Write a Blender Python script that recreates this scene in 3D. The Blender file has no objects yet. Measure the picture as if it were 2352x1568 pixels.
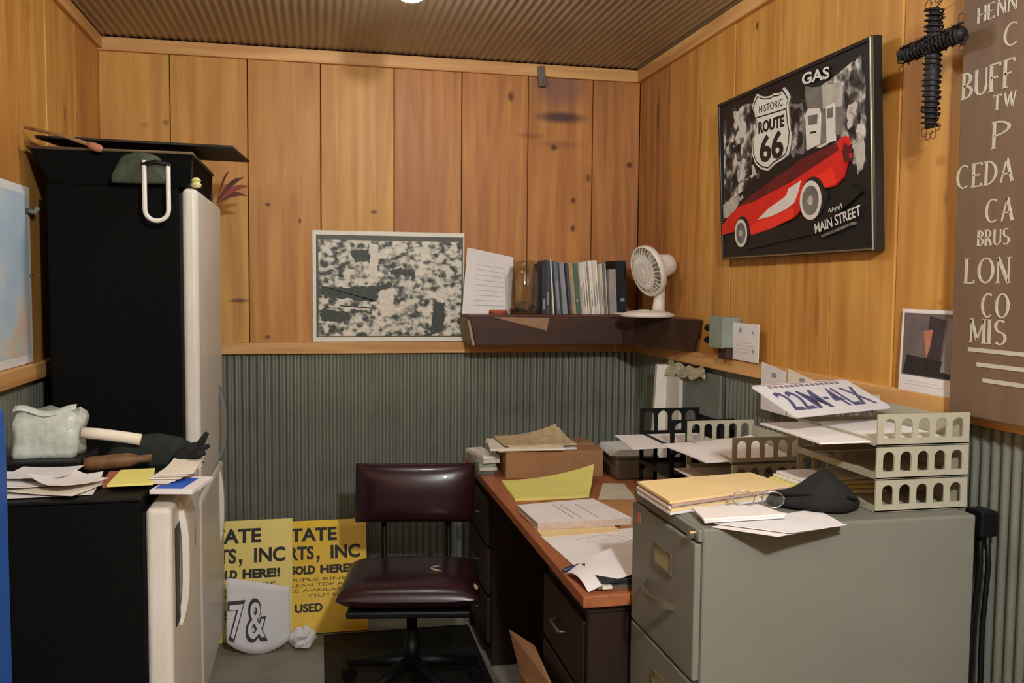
import bpy, math, random
from mathutils import Vector, Matrix
random.seed(7)
SC = bpy.context.scene
COL = SC.collection
PI = math.pi
# ------------------------------------------------------------------ room numbers (metres)
XR, XL, YB, YF, ZC = 1.55, -0.925, 4.19, -2.6, 2.59     # right / left / back / rear wall faces, ceiling
CAMH = 1.532
# ------------------------------------------------------------------ camera
cam_data = bpy.data.cameras.new('camera')
cam = bpy.data.objects.new('camera', cam_data)
COL.objects.link(cam)
yaw, pitch, roll = 0.2153, -0.0624, 0.0090
fw = Vector((math.sin(yaw)*math.cos(pitch), math.cos(yaw)*math.cos(pitch), math.sin(pitch)))
rt = Vector((math.cos(yaw), -math.sin(yaw), 0)); up = rt.cross(fw)
r2 = rt*math.cos(roll) + up*math.sin(roll); u2 = up*math.cos(roll) - rt*math.sin(roll)
cam.matrix_world = Matrix(((r2.x, u2.x, -fw.x, 0), (r2.y, u2.y, -fw.y, 0), (r2.z, u2.z, -fw.z, CAMH), (0, 0, 0, 1)))
cam_data.sensor_fit = 'HORIZONTAL'; cam_data.sensor_width = 36.0
cam_data.lens = 36.0*2038.8/2352.0
cam_data.clip_start = 0.02
SC.camera = cam
# ------------------------------------------------------------------ world, exposure
w = bpy.data.worlds.new('world'); SC.world = w; w.use_nodes = True
w.node_tree.nodes['Background'].inputs[0].default_value = (0.02, 0.02, 0.02, 1)
SC.view_settings.view_transform = 'Standard'
SC.view_settings.look = 'None'
SC.view_settings.gamma = 1.0
SC.view_settings.use_curve_mapping = False
SC.view_settings.exposure = 0.27
SC.cycles.max_bounces = 8; SC.cycles.glossy_bounces = 3; SC.cycles.transmission_bounces = 6
LAMP_MAIN, LAMP_REAR = 95.0, 1000.0                       # emission of the two ceiling domes
LAMP_COLOR = (0.91, 0.94, 0.97, 1)

# ------------------------------------------------------------------ materials
MATS = {}
def srgb(r, g, b):
    f = lambda c: (c/255/12.92) if c/255 <= .04045 else ((c/255+.055)/1.055)**2.4
    return (f(r), f(g), f(b), 1)
def mat(name, col, rough=.6, metal=0, var=.12, scale=18, spec=.4, trans=0, emit=None, bump=0, ior=1.45, coat=0):
    if name in MATS: return MATS[name]
    m = bpy.data.materials.new(name); m.use_nodes = True; MATS[name] = m
    nt = m.node_tree; b = nt.nodes['Principled BSDF']
    c = srgb(*col) if max(col) > 1 else (*col, 1)
    b.inputs['Roughness'].default_value = rough; b.inputs['Metallic'].default_value = metal
    b.inputs['Specular IOR Level'].default_value = spec; b.inputs['IOR'].default_value = ior
    b.inputs['Transmission Weight'].default_value = trans; b.inputs['Coat Weight'].default_value = coat
    tc = nt.nodes.new('ShaderNodeTexCoord')
    n = nt.nodes.new('ShaderNodeTexNoise'); n.inputs['Scale'].default_value = scale; n.inputs['Detail'].default_value = 4
    nt.links.new(tc.outputs['Object'], n.inputs['Vector'])
    if var > 0:
        r = nt.nodes.new('ShaderNodeValToRGB')
        r.color_ramp.elements[0].position = .3; r.color_ramp.elements[1].position = .7
        r.color_ramp.elements[0].color = tuple(x*(1-var) for x in c[:3])+(1,)
        r.color_ramp.elements[1].color = tuple(min(1, x*(1+var)) for x in c[:3])+(1,)
        nt.links.new(n.outputs['Fac'], r.inputs['Fac']); nt.links.new(r.outputs['Color'], b.inputs['Base Color'])
    else: b.inputs['Base Color'].default_value = c
    if bump:
        bp = nt.nodes.new('ShaderNodeBump'); bp.inputs['Strength'].default_value = bump; bp.inputs['Distance'].default_value = .004
        nt.links.new(n.outputs['Fac'], bp.inputs['Height']); nt.links.new(bp.outputs['Normal'], b.inputs['Normal'])
    if emit:
        b.inputs['Emission Color'].default_value = emit[0]; b.inputs['Emission Strength'].default_value = emit[1]
    return m
def ramp_mat(name, stops, vec_scale=(1, 1, 1), nscale=5, detail=6, rough=.6, dist=0, interp='LINEAR', metal=0, spec=.4, bump=0):
    if name in MATS: return MATS[name]
    m = bpy.data.materials.new(name); m.use_nodes = True; MATS[name] = m
    nt = m.node_tree; b = nt.nodes['Principled BSDF']; b.inputs['Roughness'].default_value = rough
    b.inputs['Metallic'].default_value = metal; b.inputs['Specular IOR Level'].default_value = spec
    tc = nt.nodes.new('ShaderNodeTexCoord'); mp = nt.nodes.new('ShaderNodeMapping'); mp.inputs['Scale'].default_value = vec_scale
    n = nt.nodes.new('ShaderNodeTexNoise'); n.inputs['Scale'].default_value = nscale; n.inputs['Detail'].default_value = detail
    n.inputs['Distortion'].default_value = dist
    r = nt.nodes.new('ShaderNodeValToRGB'); r.color_ramp.interpolation = interp
    while len(r.color_ramp.elements) < len(stops): r.color_ramp.elements.new(.5)
    for e, (p, c) in zip(r.color_ramp.elements, stops): e.position = p; e.color = srgb(*c)
    nt.links.new(tc.outputs['Object'], mp.inputs['Vector']); nt.links.new(mp.outputs['Vector'], n.inputs['Vector'])
    nt.links.new(n.outputs['Fac'], r.inputs['Fac']); nt.links.new(r.outputs['Color'], b.inputs['Base Color'])
    if bump:
        bp = nt.nodes.new('ShaderNodeBump'); bp.inputs['Strength'].default_value = bump; bp.inputs['Distance'].default_value = .003
        nt.links.new(n.outputs['Fac'], bp.inputs['Height']); nt.links.new(bp.outputs['Normal'], b.inputs['Normal'])
    return m
def wood(name, tone=(196, 134, 62), dark=(150, 86, 34), seed=0., marks=(), axis='z', rough=.5, contrast=1.0):
    """pine with vertical grain; marks = (across, up, half width, half height, strength, colour) knots and stains"""
    if name in MATS: return MATS[name]
    m = bpy.data.materials.new(name); m.use_nodes = True; MATS[name] = m
    nt = m.node_tree; L = nt.links.new; b = nt.nodes['Principled BSDF']; b.inputs['Roughness'].default_value = rough
    b.inputs['Specular IOR Level'].default_value = .35
    tc = nt.nodes.new('ShaderNodeTexCoord')
    def noise(sc, loc, nsc, det, dist=0):
        mp = nt.nodes.new('ShaderNodeMapping'); mp.inputs['Scale'].default_value = sc; mp.inputs['Location'].default_value = loc
        n = nt.nodes.new('ShaderNodeTexNoise'); n.inputs['Scale'].default_value = nsc; n.inputs['Detail'].default_value = det; n.inputs['Distortion'].default_value = dist
        L(tc.outputs['Object'], mp.inputs['Vector']); L(mp.outputs['Vector'], n.inputs['Vector']); return n
    st = {'z': (9, 9, .55), 'x': (.55, 9, 9), 'y': (9, .55, 9)}[axis]
    bl = {'z': (2.2, 2.2, .8), 'x': (.8, 2.2, 2.2), 'y': (2.2, .8, 2.2)}[axis]
    g = noise(st, (seed*3.1, seed, seed*1.7), 2.6, 8, .6); bn = noise(bl, (seed, seed*5.3, seed*.7), 1.6, 3)
    r = nt.nodes.new('ShaderNodeValToRGB')
    T = srgb(*tone); D = srgb(*dark)
    r.color_ramp.elements[0].position = .32; r.color_ramp.elements[0].color = tuple(T[i]+(D[i]-T[i])*.75*contrast for i in range(3))+(1,)
    r.color_ramp.elements[1].position = .62; r.color_ramp.elements[1].color = T
    e = r.color_ramp.elements.new(.85); e.color = tuple(min(1, t*1.12) for t in T[:3])+(1,)
    L(g.outputs['Fac'], r.inputs['Fac'])
    mx = nt.nodes.new('ShaderNodeMix'); mx.data_type = 'RGBA'; mx.blend_type = 'MIX'
    mr = nt.nodes.new('ShaderNodeMapRange'); mr.inputs[1].default_value = .45; mr.inputs[2].default_value = .75; mr.inputs[4].default_value = .55*contrast
    L(bn.outputs['Fac'], mr.inputs[0]); L(mr.outputs[0], mx.inputs['Factor']); L(r.outputs['Color'], mx.inputs['A']); mx.inputs['B'].default_value = D
    out = mx.outputs['Result']
    for (a, z, ra, rz, s, c) in marks:
        mp = nt.nodes.new('ShaderNodeMapping'); mp.vector_type = 'POINT'
        mp.inputs['Location'].default_value = (-a/ra, 0, -z/rz); mp.inputs['Scale'].default_value = (1/ra, .001, 1/rz)
        L(tc.outputs['Object'], mp.inputs['Vector'])
        add = nt.nodes.new('ShaderNodeVectorMath'); add.operation = 'LENGTH'; L(mp.outputs['Vector'], add.inputs[0])
        k = nt.nodes.new('ShaderNodeMapRange'); k.interpolation_type = 'SMOOTHSTEP'
        k.inputs[1].default_value = .25; k.inputs[2].default_value = 1.0; k.inputs[3].default_value = s; k.inputs[4].default_value = 0
        L(add.outputs['Value'], k.inputs[0])
        m2 = nt.nodes.new('ShaderNodeMix'); m2.data_type = 'RGBA'; L(k.outputs[0], m2.inputs['Factor']); L(out, m2.inputs['A']); m2.inputs['B'].default_value = srgb(*c)
        out = m2.outputs['Result']
    L(out, b.inputs['Base Color'])
    return m

# ------------------------------------------------------------------ mesh helpers
class MB:
    def __init__(self): self.v = []; self.f = []
    def add(self, vs, fs):
        o = len(self.v); self.v += [tuple(x) for x in vs]; self.f += [tuple(i+o for i in f) for f in fs]; return self
    def box(self, x0, x1, y0, y1, z0, z1):
        return self.add([(x0,y0,z0),(x1,y0,z0),(x1,y1,z0),(x0,y1,z0),(x0,y0,z1),(x1,y0,z1),(x1,y1,z1),(x0,y1,z1)],
                        [(0,3,2,1),(4,5,6,7),(0,1,5,4),(1,2,6,5),(2,3,7,6),(3,0,4,7)])
    def hexa(self, b, t):                       # four bottom points, four top points
        return self.add(list(b)+list(t), [(0,3,2,1),(4,5,6,7),(0,1,5,4),(1,2,6,5),(2,3,7,6),(3,0,4,7)])
    def prism(self, poly, y0, y1):              # polygon in x,z extruded in y (front face at y0)
        n = len(poly)
        vs = [(x, y0, z) for x, z in poly]+[(x, y1, z) for x, z in poly]
        return self.add(vs, [tuple(range(n)), tuple(range(2*n-1, n-1, -1))]+[(i, n+i, n+(i+1) % n, (i+1) % n) for i in range(n)])
    def slab(self, poly, z0, z1):               # polygon in x,y extruded in z
        n = len(poly)
        vs = [(x, y, z0) for x, y in poly]+[(x, y, z1) for x, y in poly]
        return self.add(vs, [tuple(range(n-1, -1, -1)), tuple(range(n, 2*n))]+[(i, (i+1) % n, n+(i+1) % n, n+i) for i in range(n)])
    def tube(self, pts, r, n=8, closed=False):
        pts = [Vector(p) for p in pts]; m = len(pts); rs = r if isinstance(r, (list, tuple)) else [r]*m
        o = len(self.v); ref = Vector((.13, .31, .94))
        for i, p in enumerate(pts):
            a = pts[(i-1) % m] if (closed or i > 0) else p; b = pts[(i+1) % m] if (closed or i < m-1) else p
            t = (b-a).normalized(); s = t.cross(ref)
            if s.length < 1e-3: s = t.cross(Vector((1, 0, 0)))
            s.normalize(); q = t.cross(s)
            for k in range(n):
                an = 2*PI*k/n; self.v.append(tuple(p+rs[i]*(math.cos(an)*s+math.sin(an)*q)))
        for i in range(m if closed else m-1):
            j = (i+1) % m
            for k in range(n): self.f.append((o+i*n+k, o+i*n+(k+1) % n, o+j*n+(k+1) % n, o+j*n+k))
        if not closed:
            self.f.append(tuple(o+k for k in range(n-1, -1, -1))); self.f.append(tuple(o+(m-1)*n+k for k in range(n)))
        return self
    def lathe(self, prof, c=(0, 0, 0), n=24, mtx=None):     # profile (r, z) about z
        o = len(self.v); mtx = mtx or Matrix.Identity(3)
        for r, z in prof:
            for k in range(n):
                a = 2*PI*k/n; self.v.append(tuple(mtx @ Vector((r*math.cos(a), r*math.sin(a), z))+Vector(c)))
        for i in range(len(prof)-1):
            for k in range(n): self.f.append((o+i*n+k, o+i*n+(k+1) % n, o+(i+1)*n+(k+1) % n, o+(i+1)*n+k))
        if prof[0][0] > 1e-6: self.f.append(tuple(o+k for k in range(n-1, -1, -1)))
        if prof[-1][0] > 1e-6: self.f.append(tuple(o+(len(prof)-1)*n+k for k in range(n)))
        return self
    def sheet(self, fn, nu, nv, th=.0008):      # fn(u,v)->(x,y,z); thickness along -normal
        P = [[Vector(fn(i/nu, j/nv)) for j in range(nv+1)] for i in range(nu+1)]
        o = len(self.v); n = (nu+1)*(nv+1); bot = []
        for i in range(nu+1):
            for j in range(nv+1):
                du = P[min(i+1, nu)][j]-P[max(i-1, 0)][j]; dv = P[i][min(j+1, nv)]-P[i][max(j-1, 0)]
                nn = du.cross(dv); nn = nn.normalized() if nn.length > 1e-9 else Vector((0, 0, 1))
                self.v.append(tuple(P[i][j])); bot.append(tuple(P[i][j]-nn*th))
        self.v += bot; g = lambda i, j: o+i*(nv+1)+j
        for i in range(nu):
            for j in range(nv):
                q = (g(i, j), g(i+1, j), g(i+1, j+1), g(i, j+1)); self.f.append(q); self.f.append(tuple(x+n for x in reversed(q)))
        for i in range(nu):
            self.f.append((g(i, 0)+n, g(i+1, 0)+n, g(i+1, 0), g(i, 0))); self.f.append((g(i, nv), g(i+1, nv), g(i+1, nv)+n, g(i, nv)+n))
        for j in range(nv):
            self.f.append((g(0, j), g(0, j+1), g(0, j+1)+n, g(0, j)+n)); self.f.append((g(nu, j)+n, g(nu, j+1)+n, g(nu, j+1), g(nu, j)))
        return self
def obj(name, mb, m, parent=None, loc=(0, 0, 0), rot=(0, 0, 0), smooth=False, bevel=0, seg=2, sub=0):
    me = bpy.data.meshes.new(name)
    if isinstance(mb, MB): me.from_pydata(mb.v, [], mb.f); me.update()
    else: me = mb
    o = bpy.data.objects.new(name, me); COL.objects.link(o)
    if m: me.materials.append(m)
    o.location = loc; o.rotation_euler = rot; o.parent = parent
    if smooth:
        for p in me.polygons: p.use_smooth = True
    if bevel:
        b = o.modifiers.new('bevel', 'BEVEL'); b.width = bevel; b.segments = seg; b.limit_method = 'ANGLE'; b.angle_limit = .6
    if sub:
        s = o.modifiers.new('sub', 'SUBSURF'); s.levels = s.render_levels = sub
    return o
def tag(o, label, cat, group=None):
    o['label'] = label; o['category'] = cat
    if group: o['group'] = group
    return o
def thing(name, label, cat, loc=(0, 0, 0), rotz=0, group=None, tilt=(0, 0)):
    o = bpy.data.objects.new(name, None); COL.objects.link(o); o.empty_display_size = .05
    o.location = loc; o.rotation_euler = (tilt[0], tilt[1], rotz)
    return tag(o, label, cat, group)
def struct(name, mb, m, **k):
    o = obj(name, mb, m, **k); o['kind'] = 'structure'; return o
def text_mesh(s, size, depth=.0006, offset=0, shear=0, align='LEFT', spacing=1.0, xs=1.0, bold=0):
    """lettering standing in the x,z plane, readable from -y"""
    cu = bpy.data.curves.new('t', 'FONT'); cu.body = s; cu.size = size; cu.extrude = depth; cu.offset = offset; cu.shear = shear
    cu.align_x = align; cu.space_character = spacing; cu.resolution_u = 4
    t = bpy.data.objects.new('t', cu); COL.objects.link(t)
    dg = bpy.context.evaluated_depsgraph_get(); me = bpy.data.meshes.new_from_object(t.evaluated_get(dg))
    bpy.data.objects.remove(t); bpy.data.curves.remove(cu)
    me.transform(Matrix.Rotation(PI/2, 4, 'X') @ Matrix.Diagonal((xs, 1, 1, 1)))
    return me
def mesh_width(me):
    xs = [v.co.x for v in me.vertices]; return (min(xs), max(xs)) if xs else (0, 0)
def text_fit(s, x0, x1, cap, **k):
    """text whose ink spans x0..x1 with capital height cap (origin at baseline)"""
    me = text_mesh(s, cap/.70, **k); a, b = mesh_width(me); sx = (x1-x0)/(b-a)
    me.transform(Matrix.Translation((x0, 0, 0)) @ Matrix.Diagonal((sx, 1, 1, 1)) @ Matrix.Translation((-a, 0, 0)))
    return me

# common materials
M_PAPER = mat('paper_white', (222, 216, 211), .8, var=.04, scale=9)
M_PAPER2 = mat('paper_cream', (226, 216, 196), .8, var=.05, scale=9)
M_PAPER3 = mat('paper_cool', (214, 212, 212), .8, var=.05, scale=9)
M_YPAD = mat('paper_yellow', (222, 214, 120), .8, var=.05, scale=9)
M_TAN = mat('manila', (222, 196, 142), .75, var=.05, scale=7)
M_KRAFT = mat('kraft', (176, 128, 78), .85, var=.08, scale=20)
M_CARD = mat('cardboard', (152, 112, 76), .85, var=.10, scale=14)
M_BLACK = mat('black_plastic', (12, 12, 12), .5, var=.2, spec=.3)
M_DARK = mat('dark_cloth', (26, 27, 26), .9, var=.25, scale=40)
M_INK = mat('ink', (40, 40, 52), .8, var=0)
M_PENCIL = mat('pencil_line', (176, 166, 160), .9, var=0)
M_BEIGE = mat('beige_plastic', (162, 158, 138), .45, var=.04)
M_CHROME = mat('chrome', (190, 190, 185), .22, metal=1, var=0)
M_ENAMEL = mat('white_enamel', (214, 208, 196), .38, var=.05, scale=6)
M_FRIDGE = mat('black_textured_steel', (7, 8, 6), .85, var=.3, scale=60, bump=.2, spec=.15)
M_STEELGREY = mat('grey_green_painted_steel', (113, 113, 103), .5, var=.06, scale=4)
M_WHITE = mat('white_plastic', (226, 222, 212), .4, var=.03)
M_OFFWHITE = mat('fan_plastic', (222, 214, 200), .4, var=.04)
M_GAP = mat('dark_gap', (34, 24, 16), .9, var=.2)
M_TRIM = wood('pine_trim', (216, 168, 104), (176, 120, 66), seed=3.3, axis='x')
M_TRIMY = wood('pine_trim_long', (216, 168, 104), (176, 120, 66), seed=5.1, axis='y')
M_CORR = mat('galvanised_wainscot', (128, 131, 118), .5, metal=.5, var=.14, scale=5)
M_CEIL = mat('corrugated_ceiling_metal', (158, 142, 116), .45, metal=.12, var=.12, scale=3)

# ------------------------------------------------------------------ the room
ramp_mat('concrete', [(.3, (118, 112, 100)), (.7, (148, 140, 126))], nscale=3, detail=8, rough=.75, bump=.15)
struct('floor', MB().box(XL-.1, XR+.1, YF-.1, YB+.1, -.1, 0), MATS['concrete'])
ceil = struct('ceiling', MB().box(XL-.1, XR+.1, YF-.1, YB+.1, ZC+.012, ZC+.1), M_GAP)
PITCH = .0325
def corrugated(wd, ht, amp=.0045, vertical=True):
    n = int(round(wd/PITCH*8)); mb = MB(); vs = []; fs = []
    for i in range(n+1):
        x = wd*i/n; y = -amp*math.sin(2*PI*x/PITCH)
        vs += [(x, y, 0), (x, y, ht)] if vertical else [(x, 0, -y), (x, ht, -y)]
    for i in range(n): fs.append((2*i, 2*i+2, 2*i+3, 2*i+1))
    return mb.add(vs, fs)
x = XL
for wd in (.3575, .65, .65, .65, .1625):
    wd2 = min(wd+.012, XR-x)
    obj('ceiling_sheet', corrugated(wd2, YB-YF, .0021, vertical=False), M_CEIL, ceil, loc=(x, YF, ZC+.004+random.random()*.002), smooth=True); x += wd
RB, RT = 1.213, 1.265                                 # chair rail bottom / top
KN = (70, 36, 22)
def wall(name, loc, rotz, length, seams, marks, tones, sheets):
    """local x runs along the wall to the viewer's right, -y points into the room"""
    o = struct(name, MB().box(-.1, length+.1, .016, .11, 0, ZC+.05), M_GAP, loc=loc, rot=(0, 0, rotz))
    for i in range(len(seams)-1):
        a, b = seams[i]+.0018, seams[i+1]-.0018; wd = b-a; dz = (i % 3)*.0016
        mk = [(mx-a, mz-RB, ra, rz, s, c) for (mx, mz, ra, rz, s, c) in marks if a-.06 < mx < b+.06]
        t, d = tones[i % len(tones)]
        m = wood('%s_pine_%d' % (name, i), t, d, seed=i*2.37+len(name), marks=mk)
        obj('plank', MB().box(0, wd, -dz, .016, 0, ZC-RB), m, o, loc=(a, 0, RB), bevel=.0025, seg=1)
    x = 0
    while x < length-.02:
        wd = min(.65, length-x)
        obj('corrugated_sheet', corrugated(min(wd+.01, length-x), RB+.02), M_CORR, o, loc=(x, .001, 0), smooth=True); x += .65
    return o
W1 = ((204, 154, 76), (172, 113, 49)); W2 = ((190, 131, 67), (150, 91, 46)); W3 = ((198, 143, 71), (163, 102, 45)); W4 = ((181, 124, 66), (137, 84, 46))
bx = lambda X: X-XL
wall_back = wall('wall_back', (XL, YB, 0), 0, XR-XL, [0, bx(-.633), bx(-.305), bx(.015), bx(.348), bx(.665), bx(.986), bx(1.309), XR-XL],
  [(bx(.90), 2.43, .022, .035, .8, KN), (bx(1.115), 2.20, .024, .022, .9, KN), (bx(1.14), 2.215, .16, .03, .35, (110, 60, 40)), (bx(1.29), 2.06, .02, .03, .7, KN),
   (bx(1.215), 1.95, .018, .022, .85, KN), (bx(1.215), 1.815, .018, .024, .85, KN), (bx(1.50), 2.13, .022, .022, .9, KN), (bx(1.0), 2.25, .10, .02, .5, (120, 62, 40)),
   (bx(1.14), 2.49, .20, .16, .75, (122, 86, 76)), (bx(1.15), 2.345, .17, .04, .95, (74, 50, 46)), (bx(1.33), 1.55, .02, .10, .35, (120, 62, 34)),
   (bx(.255), 1.868, .022, .012, .9, KN), (bx(-.08), 1.82, .010, .018, .9, KN), (bx(-.22), 1.89, .018, .012, .9, KN), (bx(-.35), 1.455, .06, .014, .85, (90, 46, 26)), (bx(-.225), 1.29, .018, .014, .8, KN), (bx(-.34), 1.95, .05, .03, .4, (150, 80, 40)),
   (bx(-.74), 2.22, .03, .02, .35, (140, 74, 60)), (bx(-.65), 2.235, .02, .02, .6, (92, 48, 36)), (bx(.80), 1.66, .012, .012, .7, KN), (bx(1.43), 1.9, .03, .3, .4, (120, 64, 40)), (bx(.40), 2.2, .03, .3, .3, (140, 80, 44))],
  [W1, W1, W3, W1, W2, W2, W2, W4], None)
ry = lambda Y: YB-Y
wall_right = wall('wall_right', (XR, YB, 0), -PI/2, YB-YF, [0, ry(3.80), ry(3.462), ry(3.164), ry(2.822), ry(2.48), ry(2.165), ry(1.90)]+[ry(1.58-.32*k) for k in range(13)]+[YB-YF],
  [(ry(3.95), 2.33, .022, .11, .8, (78, 46, 40)), (ry(3.46), 2.16, .014, .12, .75, (84, 44, 34)), (ry(3.46), 1.85, .012, .25, .4, (110, 58, 36)), (ry(3.00), 2.475, .014, .022, .9, KN), (ry(2.55), 1.45, .02, .12, .5, (140, 70, 34)),
   (ry(1.98), 1.50, .014, .014, .5, (160, 84, 30)), (ry(2.62), 1.65, .03, .25, .45, (150, 76, 36)), (ry(3.9), 1.75, .012, .08, .7, (80, 40, 28)), (ry(2.0), 1.86, .03, .02, .5, (150, 84, 34)), (ry(3.3), 1.45, .02, .16, .4, (130, 66, 36)),
   (ry(1.80), 1.205, .018, .014, .8, KN), (ry(3.75), 1.52, .05, .10, .4, (120, 66, 44))],
  [W4, W3, W1, W1, W1, W1, W1, W1], None)
ly = lambda Y: Y-YF
wall_left = wall('wall_left', (XL, YF, 0), PI/2, YB-YF, [0]+[ly(-2.3+.325*k) for k in range(16)]+[ly(2.79), ly(3.097), ly(3.422), ly(3.80), YB-YF],
  [(ly(3.65), 2.16, .02, .05, .6, (120, 60, 50)), (ly(3.25), 2.42, .03, .04, .4, (150, 84, 44)), (ly(3.9), 2.2, .05, .4, .4, (120, 70, 40))],
  [W1, W1, W3], None)
struct('wall_rear', MB().box(XL-.1, XR+.1, YF-.1, YF, 0, ZC+.05), wood('rear_pine', (120, 84, 52), (84, 56, 36), seed=9.))
# chair rail and crown trim
struct('trim_1', MB().box(XL, XR, YB-.028, YB-.0005, RB, RT), M_TRIM, bevel=.003)
struct('trim_2', MB().box(XR-.030, XR-.0005, YF, YB-.028, RB, RT), M_TRIMY, bevel=.003)
struct('trim_3', MB().box(XL+.0005, XL+.030, YF, YB-.028, RB, RT), M_TRIMY, bevel=.003)
struct('trim_4', MB().box(XL, XR, YB-.022, YB-.0005, ZC-.062, ZC-.004), M_TRIM, bevel=.003)
struct('trim_5', MB().box(XR-.024, XR-.0005, YF, YB-.022, ZC-.062, ZC-.004), M_TRIMY, bevel=.003)
struct('trim_6', MB().box(XL+.0005, XL+.024, YF, YB-.022, ZC-.055, ZC-.004), M_TRIMY, bevel=.003)

# ------------------------------------------------------------------ ceiling lamps
def ceiling_lamp(x, y, power, label, drop=0):
    t = thing('ceiling_lamp', label, 'lamp', (x, y, ZC), 0, 'round ceiling lamps')
    obj('lamp_base', MB().lathe([(.001, -.03), (.045, -.03), (.06, -.012), (.06, 0), (.001, 0)], n=32), M_WHITE, t, smooth=False)
    if drop: obj('lamp_stem', MB().tube([(0, 0, -.03), (0, 0, -.035-drop)], .008, 10), M_CHROME, t, smooth=True)
    g = mat('lamp_glass_%d' % int(power), (250, 246, 236), .4, var=0, emit=(LAMP_COLOR, power))
    pr = [(max(.0005, .07*math.sin(a)), -.098-drop-.07*math.cos(a)) for a in [i*PI/14 for i in range(15)]]
    obj('lamp_globe', MB().lathe(pr, n=32), g, t, smooth=True)
    return t
ceiling_lamp(.29, 2.862, LAMP_MAIN, 'lit round ceiling lamp above the desk chair')
ceiling_lamp(.48, -.10, LAMP_REAR, 'lit round ceiling lamp in the rear half of the room', .14)

# ------------------------------------------------------------------ refrigerators
FX = -.389                                             # plane of the tall fridge's door face
t = thing('refrigerator', 'tall black-sided refrigerator with narrow white doors in the far left corner', 'refrigerator', (-.62, 3.48, 0))
def rel(t): return Vector(t.location)
def wbox(mb, t, x0, x1, y0, y1, z0, z1):
    l = t.location; return mb.box(x0-l.x, x1-l.x, y0-l.y, y1-l.y, z0-l.z, z1-l.z)
obj('body', wbox(MB(), t, -.850, -.449, 3.12, 3.84, .03, 1.846), M_FRIDGE, t, bevel=.008)
obj('gasket', wbox(MB(), t, -.449, -.439, 3.135, 3.825, .10, 1.83), M_BLACK, t)
d = obj('door', wbox(MB(), t, -.439, FX, 3.12, 3.84, .815, 1.846), M_ENAMEL, t, bevel=.018, seg=4)
d['label'] = 'white upper door with a long grey handle'
l = t.location
def bow(x0, y, za, zb, out, wd=.016, n=10):
    mb = MB()
    for s in range(n):
        a, b = s/n, (s+1)/n
        f = lambda q: out*(1-abs(2*q-1)**3)
        mb.hexa([(x0+f(a)-.012, y-wd, za+(zb-za)*a), (x0+f(a)+.004, y-wd, za+(zb-za)*a), (x0+f(a)+.004, y+wd, za+(zb-za)*a), (x0+f(a)-.012, y+wd, za+(zb-za)*a)],
                [(x0+f(b)-.012, y-wd, za+(zb-za)*b), (x0+f(b)+.004, y-wd, za+(zb-za)*b), (x0+f(b)+.004, y+wd, za+(zb-za)*b), (x0+f(b)-.012, y+wd, za+(zb-za)*b)])
    return mb
M_HANDLE = mat('grey_handle', (112, 110, 102), .45, var=.05)
obj('handle', bow(FX-l.x, 3.70-l.y, .83, 1.12, .026), M_HANDLE, d)
d = obj('door', wbox(MB(), t, -.439, FX, 3.12, 3.84, .09, .80), M_ENAMEL, t, bevel=.018, seg=4)
obj('handle', bow(FX-l.x, 3.70-l.y, .50, .78, .012), M_ENAMEL, d)
obj('kick_plate', wbox(MB(), t, -.454, -.424, 3.14, 3.82, 0, .08), M_BLACK, t)
for y in (3.18, 3.78): obj('foot', wbox(MB(), t, -.80, -.76, y-.02, y+.02, 0, .03), M_BLACK, t)

NX = -.335
t = thing('refrigerator', 'short black-sided refrigerator with a white door and bow handle, papers on top', 'refrigerator', (-.58, 2.4, 0))
l = t.location
obj('body', wbox(MB(), t, -.86, -.402, 2.15, 2.66, .03, 1.03), M_FRIDGE, t, bevel=.006)
obj('gasket', wbox(MB(), t, -.402, -.392, 2.165, 2.645, .06, 1.0), M_BLACK, t)
ramp_mat('worn_enamel', [(.30, (120, 96, 62)), (.36, (204, 197, 182)), (.75, (216, 210, 198))], vec_scale=(1, 1, .6), nscale=9, detail=6, rough=.4)
d = obj('door', wbox(MB(), t, -.392, NX, 2.15, 2.66, .05, 1.012), MATS['worn_enamel'], t, bevel=.014, seg=4)
d['label'] = 'white enamel door with rusty worn spots'
obj('handle', bow(NX-l.x, 2.275-l.y, .69, 1.0, .019, .010, 16), M_ENAMEL, d)
obj('handle_gap_shade', wbox(MB(), t, NX-.002, NX+.0015, 2.195, 2.262, .71, .95), mat('gap_shade_paint', (52, 52, 48), .6), d, bevel=.001)  # dark plate on the door paints the shadow behind the bow handle
obj('top_cap', wbox(MB(), t, -.862, -.40, 2.145, 2.665, 1.03, 1.04), M_BLACK, t, bevel=.003)
obj('kick_plate', wbox(MB(), t, -.41, -.38, 2.17, 2.64, 0, .045), M_BLACK, t)
for y in (2.2, 2.6): obj('foot', wbox(MB(), t, -.83, -.79, y-.02, y+.02, 0, .03), M_BLACK, t)
TOP = 1.0405

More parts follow.
